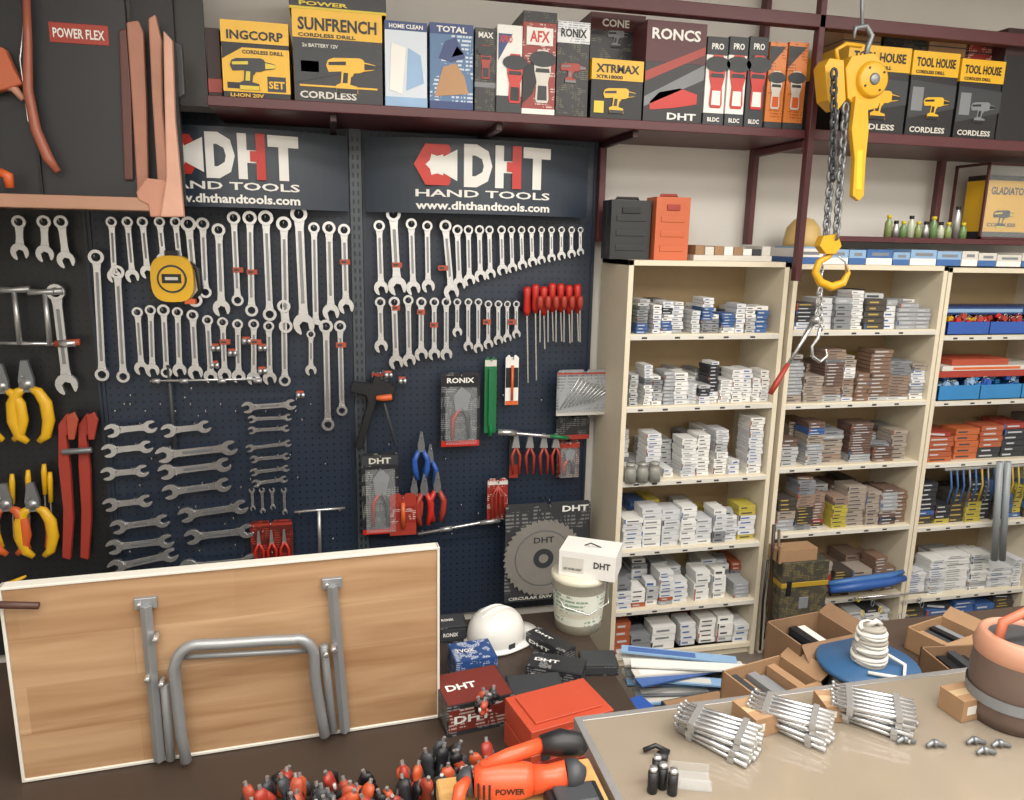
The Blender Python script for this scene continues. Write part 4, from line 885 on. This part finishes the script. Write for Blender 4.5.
def opencarton(px,py,w,d,h,ang,z,mt=cardb):
    c=T(px,py,z); a=Acc('open_carton'); Mx=Matrix.Translation((c.x,c.y,z+.001))@Matrix.Rotation(math.radians(ang),4,'Z'); t=.004
    a.box(-w/2,w/2,-d/2,-d/2+t,0,h,mt,M=Mx);a.box(-w/2,w/2,d/2-t,d/2,0,h,mt,M=Mx);a.box(-w/2,-w/2+t,-d/2,d/2,0,h,mt,M=Mx);a.box(w/2-t,w/2,-d/2,d/2,0,h,mt,M=Mx);a.box(-w/2,w/2,-d/2,d/2,0,t,mt,M=Mx)
    a.add([(-w/2,-d/2,h),(w/2,-d/2,h),(w/2,-d/2-.03,h-.03),(-w/2,-d/2-.03,h-.03)],[(0,1,2,3)],mt,M=Mx)
    a.add([(w/2,-d/2,h),(w/2,d/2,h),(w/2+.03,d/2,h+.02),(w/2+.03,-d/2,h+.02)],[(0,1,2,3)],mt,M=Mx)
    for i in range(5): a.box(-w/2+.01+i*(w-.03)/5,-w/2+.01+(i+.8)*(w-.03)/5,-d/2+.01,d/2-.01,h*.3,h*R.uniform(.5,.9),R.choice([dgrey,grey,offw,cardb,black]),M=Mx)
    a.done()
cbd=mat('#7c6047',.75,0,.15,20)
opencarton(768,705,.17,.12,.07,12,.6); opencarton(806,670,.16,.12,.11,8,.6,cbd); opencarton(962,684,.16,.10,.07,-6,.6,cbd)
opencarton(940,652,.14,.10,.06,14,.6,cardb)
fbox('small_grey_box',1010,660,.12,.10,.06,6,dgrey,grey,None,z=.6)
# case (yellow/black organiser) and blue roll in front of unit 2
pz=-.38
a=Acc('yellow_black_organiser_case'); A=W(778,622,pz);B_=W(830,560,pz); H_=B_.z-A.z
a.box(A.x,B_.x,pz,pz+.09,A.z,B_.z,printed('#45433a','#8c7c50',70,.5)); a.box(A.x-.002,B_.x+.002,pz-.003,pz+.093,A.z+.58*H_,A.z+.66*H_,mat('#a8892a')); a.box(A.x+.02,A.x+.04,pz-.006,pz,A.z+.45*H_,A.z+.7*H_,black); a.box(A.x+.08,A.x+.12,pz-.002,pz,A.z+.2*H_,A.z+.4*H_,grey)
a.box(A.x-.02,B_.x-.05,pz+.01,pz+.08,B_.z,B_.z+.05,cardb); a.box(A.x-.02,A.x-.01,pz,pz+.02,B_.z,B_.z+.07,cardb)
a.box(A.x+.01,A.x+.03,pz+.03,pz+.05,.0,A.z,dgrey); a.box(B_.x-.03,B_.x-.01,pz+.03,pz+.05,.0,A.z,dgrey); a.done(.003)
a=Acc('blue_tool_roll'); l=[W(830,590,-.32),W(860,586,-.33),W(890,582,-.32),W(905,578,-.31)]; a.tube(l,[.014,.020,.018,.012],mat('#2c569c',.4),12); a.tube([p+Vector((0,.015,.02)) for p in l],[.010,.014,.014,.010],mat('#3f6ba6',.4),10); a.done()
a=Acc('hanging_key_rings'); 
for i in range(26):
    p=W(R.uniform(858,925),R.uniform(598,640),-.31); a.tube([p+Vector((.008*math.cos(t),0,.014*math.sin(t))) for t in [k*math.pi/4 for k in range(8)]],.002,R.choice([satin,dsteel,yel2]),6,closed=True)
a.cyl(W(855,598,-.31),W(928,592,-.31),.004,chrome); a.done()
a=Acc('rolled_clear_sheeting'); 
for x in (1000,1008): a.cyl(W(x,462,-.33),W(x-6,560,-.33),.013,mat('#8f979c',.3))
a.done()
# right bag
c=T(1044,742,.8); c.y+=.07
a=Acc('orange_trimmed_tool_bucket'); bb=mat('#63524a',.6,0,.2,20,0,.3); oq=mat('#b08068',.5)
a.lathe([(0,0),(.062,0),(.068,.02),(.070,.09),(.068,.12)],(c.x+.0,c.y,.801),bb,32,caps=False)
a.lathe([(.0715,.04),(.0725,.06)],(c.x,c.y,.801),grey,32,caps=False)
a.lathe([(.0685,.12),(.071,.13),(.064,.155),(.055,.16),(.050,.15)],(c.x+.0,c.y,.801),oq,32,caps=False); a.lathe([(0,.148),(.051,.15)],(c.x,c.y,.801),dgrey,24,caps=False)
a.tube([(c.x-.05,c.y,.94),(c.x-.045,c.y,.985),(c.x,c.y,1.0),(c.x+.05,c.y,.985),(c.x+.055,c.y,.94)],.008,mat('#b5654a',.5),10)
a.done()
a=Acc('metal_valve_fittings')
for (x,y) in ((905,744),(935,748),(975,745),(1000,748),(985,755)):
    c=T(x,y,.8); a.tube([(c.x-.016,c.y,.806),(c.x,c.y+.005,.808),(c.x+.016,c.y-.005,.805)],[.003,.005,.003],dsteel,10); a.cyl((c.x,c.y,.804),(c.x,c.y,.814),.004,dsteel)
a.done()
# ---------------- lights ----------------
def area(name,loc,sx,sy,e,col=(1,.955,.89),rot=(0,0,0)):
    l=bpy.data.lights.new(name,'AREA'); l.shape='RECTANGLE'; l.size=sx; l.size_y=sy; l.energy=e; l.color=col
    o=bpy.data.objects.new(name,l); o.location=loc; o.rotation_euler=rot; sc.collection.objects.link(o)
area('ceiling_light_a',(0.4,-1.9,2.66),2.4,.45,36); area('ceiling_light_b',(2.2,-1.7,2.66),1.6,.45,32); area('ceiling_light_c',(0.9,-3.3,2.66),3.8,1.2,125)
a=Acc('ceiling_lamp')
for (x,y,w,h) in ((.4,-1.9,2.4,.45),(2.2,-1.7,1.6,.45),(.9,-3.3,3.8,1.2)): a.box(x-w/2,x+w/2,y-h/2,y+h/2,2.67,2.719,white)
a.done()
w=bpy.data.worlds.new('world'); sc.world=w; w.use_nodes=True; w.node_tree.nodes['Background'].inputs[0].default_value=(1,.97,.93,1); w.node_tree.nodes['Background'].inputs[1].default_value=.4
